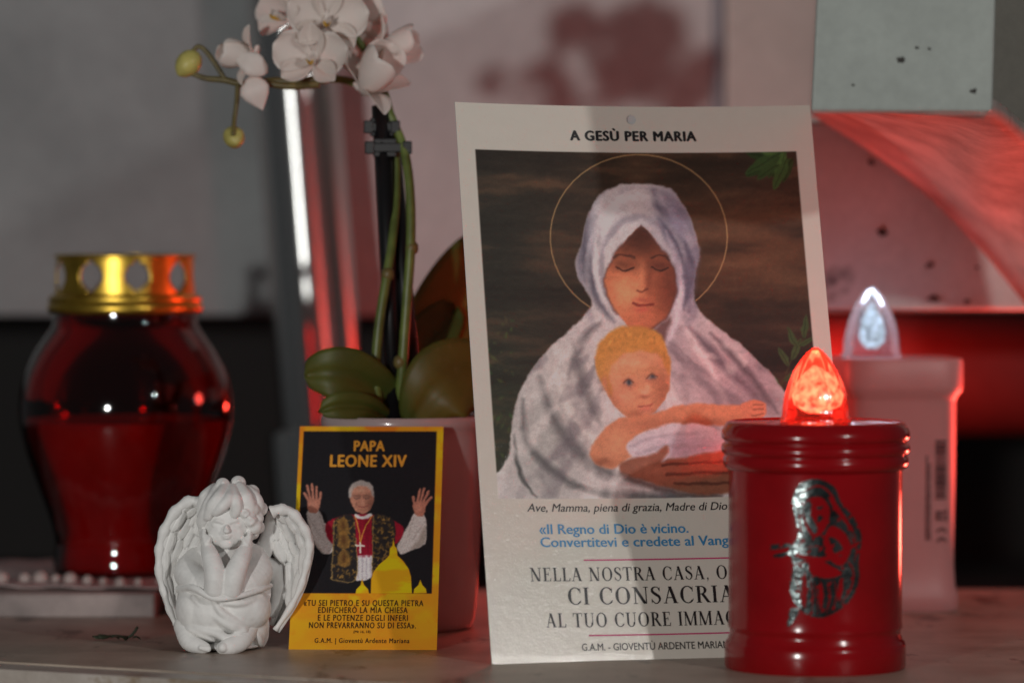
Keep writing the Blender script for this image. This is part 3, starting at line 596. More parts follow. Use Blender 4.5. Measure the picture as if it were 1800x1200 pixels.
hu, hv = big.uv(1110, 205)
card = empty('devotional_card', (0.0693, 1.6565, 0.0), 0.2247)
sheet = obj('card_sheet', big.build('card_sheet', CW, CH, card_mat, 1.75, card_bend, ((hu - .5) * CW, hv * CH, 0.0021)), None, card)
sheet.rotation_euler = (-0.3101, 0.0018, 0)
tag(card, 'tall glossy white card printed with a veiled mother and infant above lines of text', 'card')
def bline(text, x0, x1, y, cap, mat, **kw):
    o = print_line(big, CW, CH, text, x0, x1, y, cap, mat, sheet, bend=card_bend, **kw); return o
bline('A GESÙ PER MARIA', 1002, 1225, 242, 16.5, 'ink', bold=0.055, space=1.12)
bline('Ave, Mamma, piena di grazia, Madre di Dio', 928, 1283, 897, 14, 'ink', bold=0.006, shear=0.25)
bline('«Il Regno di Dio è vicino.', 950, 1215, 936, 17, 'blue_ink', bold=0.02)
bline('Convertitevi e credete al Vangelo', 952, 1318, 959, 17, 'blue_ink', bold=0.02)
bline('NELLA NOSTRA CASA, O', 934, 1283, 1020, 24, 'ink', font='serif')
bline('CI CONSACRIAMO', 1002, 1362, 1060, 30, 'ink', font='serif')
bline('AL TUO CUORE IMMACOLATO', 962, 1398, 1101, 25, 'ink', font='serif')
bline('G.A.M. - GIOVENTÙ ARDENTE MARIANA', 1026, 1297, 1141, 12.5, 'ink', bold=0.008)
for x0, x1, y in ((1029, 1330, 981), (1038, 1330, 1114)):
    u0, u1, v0 = rose_rule(x0, x1, y); hh = 0.00062 / CH / 2
    vs = []; n = 24
    for i in range(n + 1):
        u = u0 + (u1 - u0) * i / n
        for q in (v0 - hh, v0 + hh): vs.append(((u - .5) * CW, float(card_bend(np.array(u), np.array(q))) - 0.00025, q * CH))
    obj('printed_rule', mesh('printed_rule', vs, [(2 * i, 2 * i + 2, 2 * i + 3, 2 * i + 1) for i in range(n)]), M['rose_ink'], sheet)

# ---- small prayer card -------------------------------------------------------
PW, PL = 0.0634, 0.1085
sm = Sheet([(540, 742), (787, 744), (768, 1143), (507, 1140)], 270, 440)
n1 = sm.noise(3, 9, 21); n2 = sm.noise(8, 14, 22)
sm.c[:] = (206, 122, 24); sm.blend(np.clip((n1 - .46) * 4, 0, .85), (212, 156, 20)); sm.blend(np.clip((n2 - .56) * 4, 0, .6), (186, 88, 18)); sm.blend(np.clip(1 - sm.v / .26, 0, 1) ** .5 * .75, (205, 118, 22))
sm.glow(760, 900, 14, 12, (150, 160, 40), .8); sm.glow(520, 905, 16, 14, (126, 108, 18), .8)
dome = [(a / 2.728 + 490, b / 2.728 + 720) for a, b in ((375, 872), (380, 850), (400, 830), (408, 800), (418, 830), (436, 850), (440, 872), (448, 872), (452, 800), (462, 768), (490, 730), (524, 702), (541, 684), (545, 650), (556, 640), (562, 606), (568, 640), (578, 650), (580, 686), (606, 712), (632, 752), (642, 790), (645, 872), (652, 872), (656, 850), (676, 832), (686, 806), (696, 832), (712, 850), (716, 872))]
gold_bg = sm.c.copy()
keep2 = sm.c.copy()
sm.c[:] = (22, 21, 24)
def pc(l): return [(a / 2.728 + 490, b / 2.728 + 720) for a, b in l]
# sleeves, mantle, stole, robe
for sl, sh in ((pc([(158, 468), (212, 462), (232, 510), (262, 560), (282, 610), (272, 668), (226, 672), (190, 630), (166, 560)]), pc([(162, 520), (186, 610), (228, 670), (200, 668), (172, 600)])),
               (pc([(662, 482), (716, 500), (718, 610), (700, 640), (640, 664), (596, 680), (578, 640), (600, 600), (634, 540)]), pc([(716, 540), (716, 612), (690, 646), (640, 664), (680, 610)]))):
    a = sm.poly(sl, (168, 162, 158), 1.0); sm.poly(sh, (120, 112, 104), 2.5, .7, clip=a)
    for k in range(5):
        x, y = sl[k][0], sl[k][1]; sm.stroke([(x, y + 6), (sl[5][0] * .5 + x * .5, sl[5][1] * .6 + y * .4)], 1.6, (128, 122, 118), 1.4, .6, clip=a)
sm.poly(pc([(244, 530), (310, 494), (384, 484), (452, 484), (530, 500), (606, 540), (612, 580), (590, 612), (560, 640), (470, 694), (380, 694), (290, 640), (252, 600)]), (122, 18, 36), 1.2)
sm.poly(pc([(376, 694), (470, 692), (464, 760), (440, 800), (376, 800)]), (182, 176, 178), 1.2)
for k in range(4): sm.stroke(pc([(392 + 20 * k, 700), (390 + 20 * k, 796)]), 2, (128, 124, 134), 1.2, .7)
for k in range(9): sm.stroke(pc([(392 + rng.uniform(0, 66), 500), (390 + rng.uniform(0, 70), 690)]), 2, (96, 12, 28), 1.5, .5)
for st in (pc([(284, 516), (372, 490), (384, 600), (378, 800), (262, 800), (274, 660)]), pc([(470, 490), (566, 516), (566, 640), (550, 700), (500, 730), (460, 800), (462, 640)])):
    a = sm.poly(st, (34, 30, 30), 1.0)
    for k in range(150):
        x = rng.uniform(min(p[0] for p in st), max(p[0] for p in st)); y = rng.uniform(min(p[1] for p in st), max(p[1] for p in st)); g = rng.uniform(.5, 1.15)
        sm.stroke([(x, y), (x + rng.uniform(-4, 4), y + rng.uniform(-4, 4))], 2.2, (140 * g, 106 * g, 52 * g), .9, .65, clip=a)
    cx = sum(p[0] for p in st) / 6
    for yy in (775, 720): pass
    for y in (918, 942, 975): sm.poly([(cx - 9, y + 14), (cx - 9, y - 6), (cx, y - 16), (cx + 9, y - 6), (cx + 9, y + 14)], (126, 92, 44), 1.6, .7, clip=a); sm.glow(cx, y, 4, 9, (66, 40, 24), .8, clip=a)
    sm.stroke(st[2:5], 1.6, (150, 124, 74), .8, .7); sm.stroke([st[0], st[5], st[4]], 1.6, (150, 124, 74), .8, .7)
sm.poly(pc([(384, 482), (420, 494), (458, 478), (460, 494), (422, 508), (386, 496)]), (196, 190, 186), .9)
sm.stroke(pc([(384, 494), (400, 560), (404, 630)]), 1.8, (176, 130, 50), .7); sm.stroke(pc([(462, 494), (424, 560), (406, 630)]), 1.8, (176, 130, 50), .7)
sm.stroke(pc([(404, 622), (402, 668)]), 2.6, (196, 186, 170), .7); sm.stroke(pc([(384, 636), (422, 638)]), 2.6, (196, 186, 170), .7)
# head and hands
hd = sm.poly(pc([(362, 390), (372, 344), (418, 322), (462, 344), (474, 390), (470, 430), (452, 466), (420, 482), (386, 466), (366, 430)]), (150, 104, 86), 1.0)
sm.poly(pc([(358, 400), (366, 346), (416, 320), (468, 344), (476, 400), (466, 392), (456, 362), (418, 348), (380, 362), (370, 396)]), (140, 134, 130), 1.4)
sm.glow(*pc([(412, 366)])[0], 14, 6, (184, 138, 116), .7, clip=hd); sm.glow(*pc([(462, 440)])[0], 7, 16, (98, 62, 52), .7, clip=hd); sm.glow(*pc([(420, 425)])[0], 4, 8, (184, 132, 112), .6, clip=hd)
for x in (394, 440):
    sm.stroke(pc([(x - 17, 394), (x + 17, 394)]), 1.8, (70, 54, 50), .9, .6); sm.stroke(pc([(x - 16, 402), (x, 410), (x + 16, 402)]), 1.4, (78, 60, 56), .7, .8); sm.glow(*pc([(x, 400)])[0], 4, 2, (96, 68, 60), .6)
sm.stroke(pc([(398, 444), (420, 450), (444, 442)]), 1.8, (110, 58, 54), .9, .9); sm.stroke(pc([(392, 430), (386, 446)]), 1.4, (112, 72, 60), 1, .6); sm.stroke(pc([(448, 430), (454, 446)]), 1.4, (112, 72, 60), 1, .6)
for palm, fingers in ((pc([(166, 416), (214, 410), (220, 440), (206, 470), (172, 474), (160, 444)]), [((170, 420), (148, 380)), ((178, 416), (160, 346)), ((190, 412), (184, 340)), ((204, 414), (206, 352)), ((214, 430), (224, 378))]),
                      (pc([(664, 430), (718, 424), (716, 464), (704, 496), (672, 490), (658, 456)]), [((666, 436), (660, 402)), ((680, 428), (694, 366)), ((694, 426), (714, 364)), ((706, 430), (734, 376)), ((712, 444), (746, 404))])):
    hm = sm.poly(palm, (146, 96, 80), 1.0)
    for a, b in fingers: sm.stroke(pc([a, b]), 4.4, (148, 98, 82), .8)
    for a, b in fingers: sm.stroke(pc([((a[0] * .7 + b[0] * .3) + 5, a[1] * .7 + b[1] * .3), (b[0] + 5, b[1])]), 1.0, (92, 56, 48), .7, .6)
    sm.glow(palm[5][0] + 9, palm[5][1], 7, 8, (174, 124, 106), .6, clip=hm)
sm.brush(1.8, (50, 80), .09, 70)
sm.poly(dome, (0, 0, 0), .8, smooth=False)
dm = np.clip(.5 - sm.dist_poly(dome) / 1.4, 0, 1); gl = gold_bg.copy(); gl[:] = (204, 132, 18)
nn = np.clip((sm.noise(5, 22, 31) - .42) * 5, 0, 1)[..., None]; gl = gl * (1 - nn) + np.array((210, 158, 14)) * nn
sm.c = sm.c * (1 - dm[..., None]) + gl * dm[..., None]
ua, vt = sm.uv(546, 750.5); ub, _ = sm.uv(775.5, 751); _, vb = sm.uv(528, 1038)
e = .7
pn = np.clip((sm.u - ua) * sm.nu + .5, 0, 1) * np.clip((ub - sm.u) * sm.nu + .5, 0, 1) * np.clip((sm.v - vb) * sm.nv + .5, 0, 1) * np.clip((vt - sm.v) * sm.nv + .5, 0, 1)
sm.c = keep2 * (1 - pn[..., None]) + sm.c * pn[..., None]
pcard = empty('prayer_card', (-0.0638, 1.6965, 0.0), -0.0347)
psheet = obj('card_sheet', sm.build('card_sheet', PW, PL, print_mat('satin_card_print', 0.5, 0.06, 500, 0.08), 1.9), None, pcard); psheet.rotation_euler = (-0.55, 0, 0)
tag(pcard, 'small orange and black prayer card showing a robed person with raised hands', 'prayer card')
def sline(text, x0, x1, y, cap, mat, **kw): return print_line(sm, PW, PL, text, x0, x1, y, cap, mat, psheet, **kw)
sline('PAPA', 631, 685, 786, 17.5, 'amber_ink', bold=0.042, space=1.1)
sline('LEONE XIV', 589, 722, 813, 20, 'amber_ink', bold=0.042, space=1.1)
for tx, x0, x1, y in (('«TU SEI PIETRO E SU QUESTA PIETRA', 536, 746, 1061), ('EDIFICHERÒ LA MIA CHIESA', 561, 718, 1074), ('E LE POTENZE DEGLI INFERI', 560, 718, 1088), ('NON PREVARRANNO SU DI ESSA».', 544, 732, 1101.5)):
    sline(tx, x0, x1, y, 10.5, 'brown_ink', bold=0.022, space=1.18)
sline('(Mt 16, 18)', 622, 652, 1111, 4.5, 'brown_ink', bold=0.01)
sline('G.A.M. | Gioventù Ardente Mariana', 553, 720, 1128.5, 8.5, 'brown_ink', bold=0.018, space=1.15)

# ------------------------------------------------------------------ lump modelling (soft, sculpted solids)
def add_ball(bm, c, r, rot=None, sub=3):
    if not hasattr(r, '__len__'): r = (r, r, r)
    m = Matrix.Translation(c)
    if rot is not None: m = m @ rot.to_4x4()
    m = m @ Matrix.Diagonal((*r, 1)); bmesh.ops.create_icosphere(bm, subdivisions=sub, radius=1.0, matrix=m)
def add_limb(bm, pts, radii, n=5):
    q = catmull(pts, n); m = len(q)
    for i, p in enumerate(q):
        k = i / (m - 1) * (len(radii) - 1); j = min(int(k), len(radii) - 2); add_ball(bm, p, radii[j] + (radii[j + 1] - radii[j]) * (k - j), sub=3 if max(radii) > .003 else 2)
def remesh(name, bm, voxel, mat, parent, smooth=2):
    me = bpy.data.meshes.new(name); bm.to_mesh(me); bm.free()
    o = obj('lump', me); md = o.modifiers.new('r', 'REMESH'); md.mode = 'VOXEL'; md.voxel_size = voxel; md.use_smooth_shade = True
    s2 = o.modifiers.new('s', 'SMOOTH'); s2.iterations = smooth; s2.factor = 0.5
    dg = bpy.context.evaluated_depsgraph_get(); dg.update(); out = bpy.data.meshes.new_from_object(o.evaluated_get(dg)); out.name = name
    bpy.data.objects.remove(o); bpy.data.meshes.remove(me)
    out.polygons.foreach_set('use_smooth', [True] * len(out.polygons)); return obj(name, out, mat, parent)

# ------------------------------------------------------------------ angel figurine (millimetres, scaled)
angel = empty('angel_figurine', (P(397, 1140, 1.70).x, 1.700, 0.0), 0.06); K = 0.0729
tag(angel, 'small white seated cherub figurine resting its chin on both hands', 'figurine')
def A(X, Y, y=0.0): return Vector(((X - 490) * K * .001, y, (1092 - Y) * K * .001))
def mm(v): return v * 0.001
bm = bmesh.new()   # head, arms, legs, trunk: one body
add_ball(bm, A(500, 330, -.0035), (mm(11.2), mm(10.5), mm(12.5)))                      # skull
add_ball(bm, A(487, 400, -.0085), (mm(7.6), mm(6.0), mm(6.4)))                          # lower face
add_ball(bm, A(440, 405, -.0098), (mm(3.8), mm(3.4), mm(3.6))); add_ball(bm, A(545, 405, -.0098), (mm(3.8), mm(3.4), mm(3.6)))   # cheeks
add_ball(bm, A(490, 462, -.0115), (mm(3.0), mm(2.6), mm(2.4)))                          # chin
add_ball(bm, A(493, 372, -.0150), (mm(1.15), mm(1.7), mm(1.9))); add_ball(bm, A(493, 384, -.0158), (mm(1.6), mm(1.5), mm(1.15)))  # nose
add_ball(bm, A(492, 412, -.0142), (mm(2.3), mm(1.1), mm(.65))); add_ball(bm, A(492, 424, -.0139), (mm(1.9), mm(1.1), mm(.75)))   # lips
for s in (-1, 1):
    add_ball(bm, A(493 + s * 52, 355, -.0118), (mm(2.6), mm(1.5), mm(1.5)))             # lids
    add_limb(bm, [A(493 + s * 20, 336, -.0136), A(493 + s * 55, 326, -.0130), A(493 + s * 88, 342, -.0105)], [mm(.8), mm(1.0), mm(.7)])
add_ball(bm, A(490, 640, .002), (mm(17), mm(9), mm(17)))                                # trunk
add_ball(bm, A(490, 560, .000), (mm(12), mm(8), mm(8)))
# arms: shoulders outward, elbows together in front, hands at the cheeks
add_limb(bm, [A(320, 575, .002), A(272, 640, -.004), A(330, 690, -.010), A(418, 705, -.0145)], [mm(6.0), mm(6.6), mm(6.2), mm(5.0)])
add_limb(bm, [A(425, 722, -.0185), A(428, 640, -.0190), A(404, 545, -.0165), A(382, 490, -.0120)], [mm(4.6), mm(4.8), mm(4.0), mm(3.0)])
add_limb(bm, [A(640, 560, .002), A(668, 640, -.004), A(612, 695, -.010), A(522, 712, -.0145)], [mm(6.2), mm(7.0), mm(6.6), mm(5.0)])
add_limb(bm, [A(520, 728, -.0185), A(536, 650, -.0190), A(572, 560, -.0170), A(602, 500, -.0125)], [mm(4.6), mm(5.0), mm(4.2), mm(3.2)])
for s, cx, cy in ((-1, 374, 452), (1, 612, 462)):                                      # hands, four fingers and a thumb each
    add_ball(bm, A(cx, cy, -.0118), (mm(2.4), mm(2.8), mm(3.4)))
    for k in range(4): add_limb(bm, [A(cx + s * 6, cy - 12, -.0135 + k * .0018), A(cx + s * (14 + 6 * k), cy - 44 + 4 * abs(k - 1), -.0120 + k * .0020), A(cx + s * (12 + 8 * k), cy - 76 + 7 * abs(k - 1), -.0098 + k * .0022)], [mm(1.15), mm(1.1), mm(.85)], 3)
    add_limb(bm, [A(cx, cy + 5, -.0140), A(cx - s * 12, cy - 8, -.0140), A(cx - s * 18, cy - 26, -.0130)], [mm(1.25), mm(1.15), mm(.9)], 3)
# shins and feet
add_limb(bm, [A(250, 950, -.006), A(275, 1030, -.012), A(340, 1056, -.0155), A(372, 1062, -.0165)], [mm(5), mm(4.0), mm(3.1), mm(2.2)])
add_limb(bm, [A(610, 960, -.008), A(575, 1020, -.0145), A(520, 1048, -.0180), A(470, 1060, -.019)], [mm(5.2), mm(4.6), mm(4.0), mm(2.8)])
for k in range(5):
    add_ball(bm, A(472 + 24 * k, 1060 - 3 * k if k else 1054, -.0212 + .0006 * k), mm(1.75 - .14 * k if k else 2.1))
    add_ball(bm, A(384 - 10 * k, 1066 - 2 * k, -.0178 - .0002 * k), mm(1.5 - .1 * k))
add_ball(bm, A(480, 1068, .000), (mm(15.5), mm(15), mm(2.2)))
remesh('body', bm, 0.00036, M['plaster'], angel, 1)
bm = bmesh.new()   # robe over lap and knees
add_ball(bm, A(470, 870, .001), (mm(19.5), mm(13), mm(15)))
add_ball(bm, A(320, 850, -.006), (mm(9.4), mm(10), mm(11.5))); add_ball(bm, A(270, 930, -.005), (mm(4.6), mm(7), mm(6.5)))
add_ball(bm, A(620, 850, -.006), (mm(9.8), mm(11), mm(9.5))); add_ball(bm, A(660, 960, .001), (mm(6), mm(11), mm(9.5)))
add_ball(bm, A(690, 760, .003), (mm(4.5), mm(9), mm(7)))
add_limb(bm, [A(212, 730, -.006), A(300, 712, -.016), A(420, 768, -.021), A(560, 758, -.020), A(700, 726, -.012), A(748, 720, .000)], [mm(1.6), mm(1.7), mm(1.5), mm(1.4), mm(1.5), mm(1.2)], 8)
for pts, r in (([A(420, 790, -.0195), A(470, 860, -.0205), A(560, 915, -.0190), A(640, 930, -.015)], 2.0), ([A(300, 770, -.0165), A(400, 860, -.0185), A(520, 930, -.0200), A(610, 965, -.0165)], 2.3), ([A(230, 900, -.011), A(330, 950, -.0165), A(430, 975, -.0185), A(500, 1005, -.0195), A(560, 985, -.0195)], 2.2),
               ([A(240, 960, -.012), A(290, 960, -.0155), A(360, 990, -.0170), A(420, 1020, -.0165)], 1.6), ([A(470, 800, -.020), A(590, 800, -.0195), A(700, 770, -.0125)], 1.7), ([A(650, 930, -.0135), A(700, 850, -.0105), A(740, 770, -.005)], 1.8), ([A(640, 960, -.012), A(670, 1010, -.010), A(690, 1060, -.006)], 2.2), ([A(700, 920, -.006), A(715, 1000, -.004), A(700, 1070, -.002)], 2.0),
               ([A(255, 770, -.012), A(245, 860, -.0125), A(262, 930, -.012)], 1.4), ([A(540, 985, -.0195), A(590, 962, -.0185), A(612, 990, -.0165)], 1.6)):
    add_limb(bm, [q + Vector((0, .0020, 0)) for q in pts], [mm(r * .6), mm(r * .95), mm(r * .95), mm(r * .6)], 8)
add_ball(bm, A(560, 1020, .002), (mm(13), mm(12), mm(5)))
add_ball(bm, A(430, 862, -.0075), (mm(14.5), mm(11.2), mm(12.5))); add_ball(bm, A(560, 850, -.0075), (mm(12.5), mm(10.8), mm(10.5))); add_ball(bm, A(400, 960, -.008), (mm(11), mm(8.5), mm(6)))
remesh('robe', bm, 0.00045, M['plaster'], angel, 9)
bm = bmesh.new()   # hair cap and curls
add_ball(bm, A(515, 268, .0015), (mm(12.8), mm(11.5), mm(11.2))); add_ball(bm, A(560, 330, .004), (mm(10.5), mm(9.5), mm(12)))
add_ball(bm, A(400, 330, .003), (mm(5.5), mm(8), mm(8)))
for pts, r in (([A(430, 150, -.004), A(400, 210, -.0105), A(375, 270, -.0105), A(352, 330, -.008), A(350, 360, -.006)], 2.8), ([A(480, 135, -.005), A(450, 190, -.0125), A(410, 240, -.0130), A(384, 300, -.0115)], 2.9), ([A(520, 140, -.005), A(510, 195, -.0135), A(470, 240, -.0150), A(430, 275, -.0140)], 2.6), ([A(530, 140, -.005), A(545, 200, -.0130), A(552, 250, -.0135), A(540, 290, -.0130)], 2.7),
               ([A(570, 140, -.004), A(605, 200, -.0095), A(622, 260, -.0095), A(610, 310, -.010)], 3.4), ([A(610, 160, -.002), A(660, 220, -.005), A(672, 280, -.004)], 3.4), ([A(420, 145, .002), A(372, 190, -.004), A(352, 250, -.004), A(345, 310, -.003)], 2.8)):
    add_limb(bm, pts, [mm(r * .7), mm(r), mm(r), mm(r * .75)], 6)
for X, Y, y, r in ((640, 265, -.0085, 3.3), (668, 320, -.006, 3.1), (655, 365, -.008, 3.4), (632, 330, -.0105, 2.8), (690, 270, -.001, 3.2), (675, 375, -.002, 3.0), (648, 410, -.005, 2.6), (600, 285, -.0115, 2.4), (346, 345, -.005, 2.3), (355, 385, -.004, 2.2), (470, 128, -.003, 3.2), (560, 122, .001, 3.4), (640, 175, .001, 3.4)):
    add_ball(bm, A(X, Y, y), mm(r)); add_limb(bm, [A(X - 16, Y + 8, y - .0006 - mm(r) * .55), A(X, Y - 20, y - .0006 - mm(r) * .75), A(X + 22, Y, y - .0004 - mm(r) * .5), A(X + 4, Y + 18, y - .0004 - mm(r) * .7)], [mm(.55), mm(.7), mm(.55)], 3)
remesh('hair', bm, 0.00042, M['plaster'], angel, 1)
# wings: concave leaf of plaster with a thick rim and overlapping feathers
def feather_mesh(L, W, T):
    rows = []
    for j in range(9):
        t = j / 8; w = W * (math.sin(math.pi * (0.16 + 0.80 * t)) ** .6) * (0.75 + .3 * t); r = []
        for i in range(7):
            s = i / 3 - 1; r.append(Vector((w * s * .5, -T * (1 - s * s) * (0.35 + .65 * math.sin(math.pi * min(t * .8 + .15, 1))) - (T * .5 if i == 3 else 0), -L * t)))
        rows.append(r)
    return grid_mesh('feather', rows, True, 0.0006)
FEATHER = [feather_mesh(mm(15), mm(5.2), mm(1.3)), feather_mesh(mm(10), mm(5.0), mm(1.3)), feather_mesh(mm(6.5), mm(4.4), mm(1.2))]
def wing(outer, inner, sgn, y_out, y_mid, y_in):
    o = catmull([A(*p) for p in outer], 8); i_ = catmull([A(*p) for p in inner], 8); n = 33
    res = lambda q: [q[min(int(k / (n - 1) * (len(q) - 1) + .5), len(q) - 1)] for k in range(n)]
    o, i_ = res(o), res(i_); rows = []
    for a, b in zip(o, i_):
        r = []
        for k in range(11):
            t = k / 10; p = a.lerp(b, t); p.y = y_out * (1 - t) ** 2 + 2 * (2 * y_mid - (y_out + y_in) / 2) * t * (1 - t) + y_in * t * t; r.append(p)
        rows.append(r)
    w = obj('wing', grid_mesh('wing', rows, True, 0.0022), M['plaster'], angel)
    rim = [Vector((r[0].x, r[0].y - .0004, r[0].z)) for r in rows]; rad = [mm(2.6) * (1 - .55 * k / (n - 1)) * (1 + .16 * (1 if (k % 4) < 2 else -1)) for k in range(n)]
    obj('wing_rim', tube('wing_rim', rim, rad, 10), M['plaster'], w)
    def at(t, s):
        a = t * (n - 1); j = min(int(a), n - 2); b = s * 10; k = min(int(b), 9); fa, fb = a - j, b - k
        return (rows[j][k] * (1 - fb) + rows[j][k + 1] * fb) * (1 - fa) + (rows[j + 1][k] * (1 - fb) + rows[j + 1][k + 1] * fb) * fa
    spec = [(2, .10, .30), (2, .12, .55), (2, .15, .80), (1, .22, .18), (1, .24, .42), (1, .27, .66), (1, .30, .88), (1, .38, .18), (1, .40, .45), (1, .42, .72), (0, .50, .15), (0, .52, .38), (0, .54, .62), (0, .55, .85), (0, .66, .20), (0, .68, .50)]
    for kind, t, s in spec:
        p = at(t, s); q = at(min(t + .12, 1), s); d = (q - p).normalized(); f = obj('feather', FEATHER[kind], M['plaster'], w)
        zax = -d; yax = Vector((0, 1, 0)); yax = (yax - zax * yax.dot(zax)).normalized(); xax = yax.cross(zax)
        m = Matrix((xax, yax, zax)).transposed().to_4x4(); m.translation = p + Vector((0, -.0018 - .0003 * kind, 0)); f.matrix_local = m
    return w
wing([(345, 232), (285, 222), (215, 258), (150, 345), (108, 450), (95, 540), (98, 660), (125, 760), (155, 860), (192, 945)], [(350, 300), (355, 350), (360, 400), (345, 470), (320, 540), (280, 600), (240, 680), (215, 760), (205, 850), (200, 940)], -1, -.001, .008, .004)
wing([(752, 292), (800, 276), (868, 292), (925, 355), (968, 440), (975, 520), (955, 620), (925, 730), (865, 850), (775, 985)], [(770, 330), (768, 380), (762, 440), (758, 500), (790, 560), (842, 610), (850, 680), (842, 760), (815, 850), (765, 975)], 1, .001, .011, .009)
# inner shoulder of the right wing joining the back
bm = bmesh.new(); add_limb(bm, [A(650, 600, .008), A(720, 500, .010), A(742, 400, .010), A(750, 310, .007)], [mm(5), mm(4), mm(3), mm(1.8)], 8); add_limb(bm, [A(690, 660, .010), A(770, 640, .0125), A(800, 760, .0125), A(760, 900, .010)], [mm(5), mm(4.5), mm(4), mm(2)], 8)
add_limb(bm, [A(360, 560, .007), A(340, 430, .009), A(345, 300, .006)], [mm(5), mm(4), mm(2)], 8)
remesh('wing_root', bm, 0.0005, M['plaster'], angel, 2)

# ------------------------------------------------------------------ red LED grave candle (front)
def flame_bulb(h, r, mat, core_mat, parent, core_r, n=60):
    prof = [(r * 1.06, 0), (r * 1.06, h * .05), (r * 1.0, h * .08), (r * .985, h * .2), (r * .93, h * .36), (r * .82, h * .52), (r * .66, h * .68), (r * .45, h * .83), (r * .24, h * .94), (r * .06, h)]
    fn = lambda a, rr, z: ((rr * (1 - .045 * abs(math.sin(6 * a)))) * math.cos(a), (rr * (1 - .045 * abs(math.sin(6 * a)))) * math.sin(a))
    b = obj('flame_bulb', lathe('flame_bulb', prof, n, (False, True), fn, True), mat, parent)
    cp_ = [(core_r * .35, h * .12), (core_r * .9, h * .22), (core_r, h * .36), (core_r * .8, h * .52), (core_r * .45, h * .66), (core_r * .08, h * .76)]
    fn2 = lambda a, rr, z: (rr * (1 - .3 * abs(math.sin(2.5 * a))) * math.cos(a), rr * (1 - .3 * abs(math.sin(2.5 * a))) * math.sin(a))
    obj('led_core', lathe('led_core', cp_, 40, (True, True), fn2, True), core_mat, b)
    return b
CD = 1.630; cs = CD / F_PX; cx = 534 * cs
candle = empty('red_candle', (cx, CD, 0)); tag(candle, 'red plastic electric candle with glowing red flame and silver emblem', 'candle')
zt = 0.1003   # height of the cap's top
prof = [(.0366, 0), (.0371, .0012), (.0371, .0095), (.0366, .0108), (.0356, .0118), (.0356, .0128), (.0350, .0138), (.0350, .0158), (.0358, .0168), (.0357, .018), (.0355, .0195)] + [(.0355, z) for z in np.linspace(.022, .080, 12)] + [(.0356, .0815)]
body = obj('candle_body', lathe('candle_body', prof, 96), M['red_plastic'], candle)
cprof = [(.0359, .0812), (.0374, .0822), (.0380, .0838), (.0380, .0858), (.0372, .0868), (.0372, .0874), (.0384, .0882), (.0387, .0898), (.0384, .0914), (.0372, .0922), (.0372, .0930), (.0384, .0938), (.0386, .0952), (.0384, .0968), (.0376, .0984), (.0366, zt), (.0352, zt + .0006), (.0340, zt - .0002), (.0180, zt - .0002), (.0150, zt + .0004)]
obj('candle_cap', lathe('candle_cap', cprof, 96), M['red_plastic'], candle)
fb = flame_bulb(.0305, .0138, M['red_bulb'], M['led_red'], candle, .0116); fb.location = (0, 0, zt + .0002)
lf = lamp('candle_flame_light', (0, 0, zt + .022), 0.13, (1.0, .07, .035), .006); lf.parent = candle
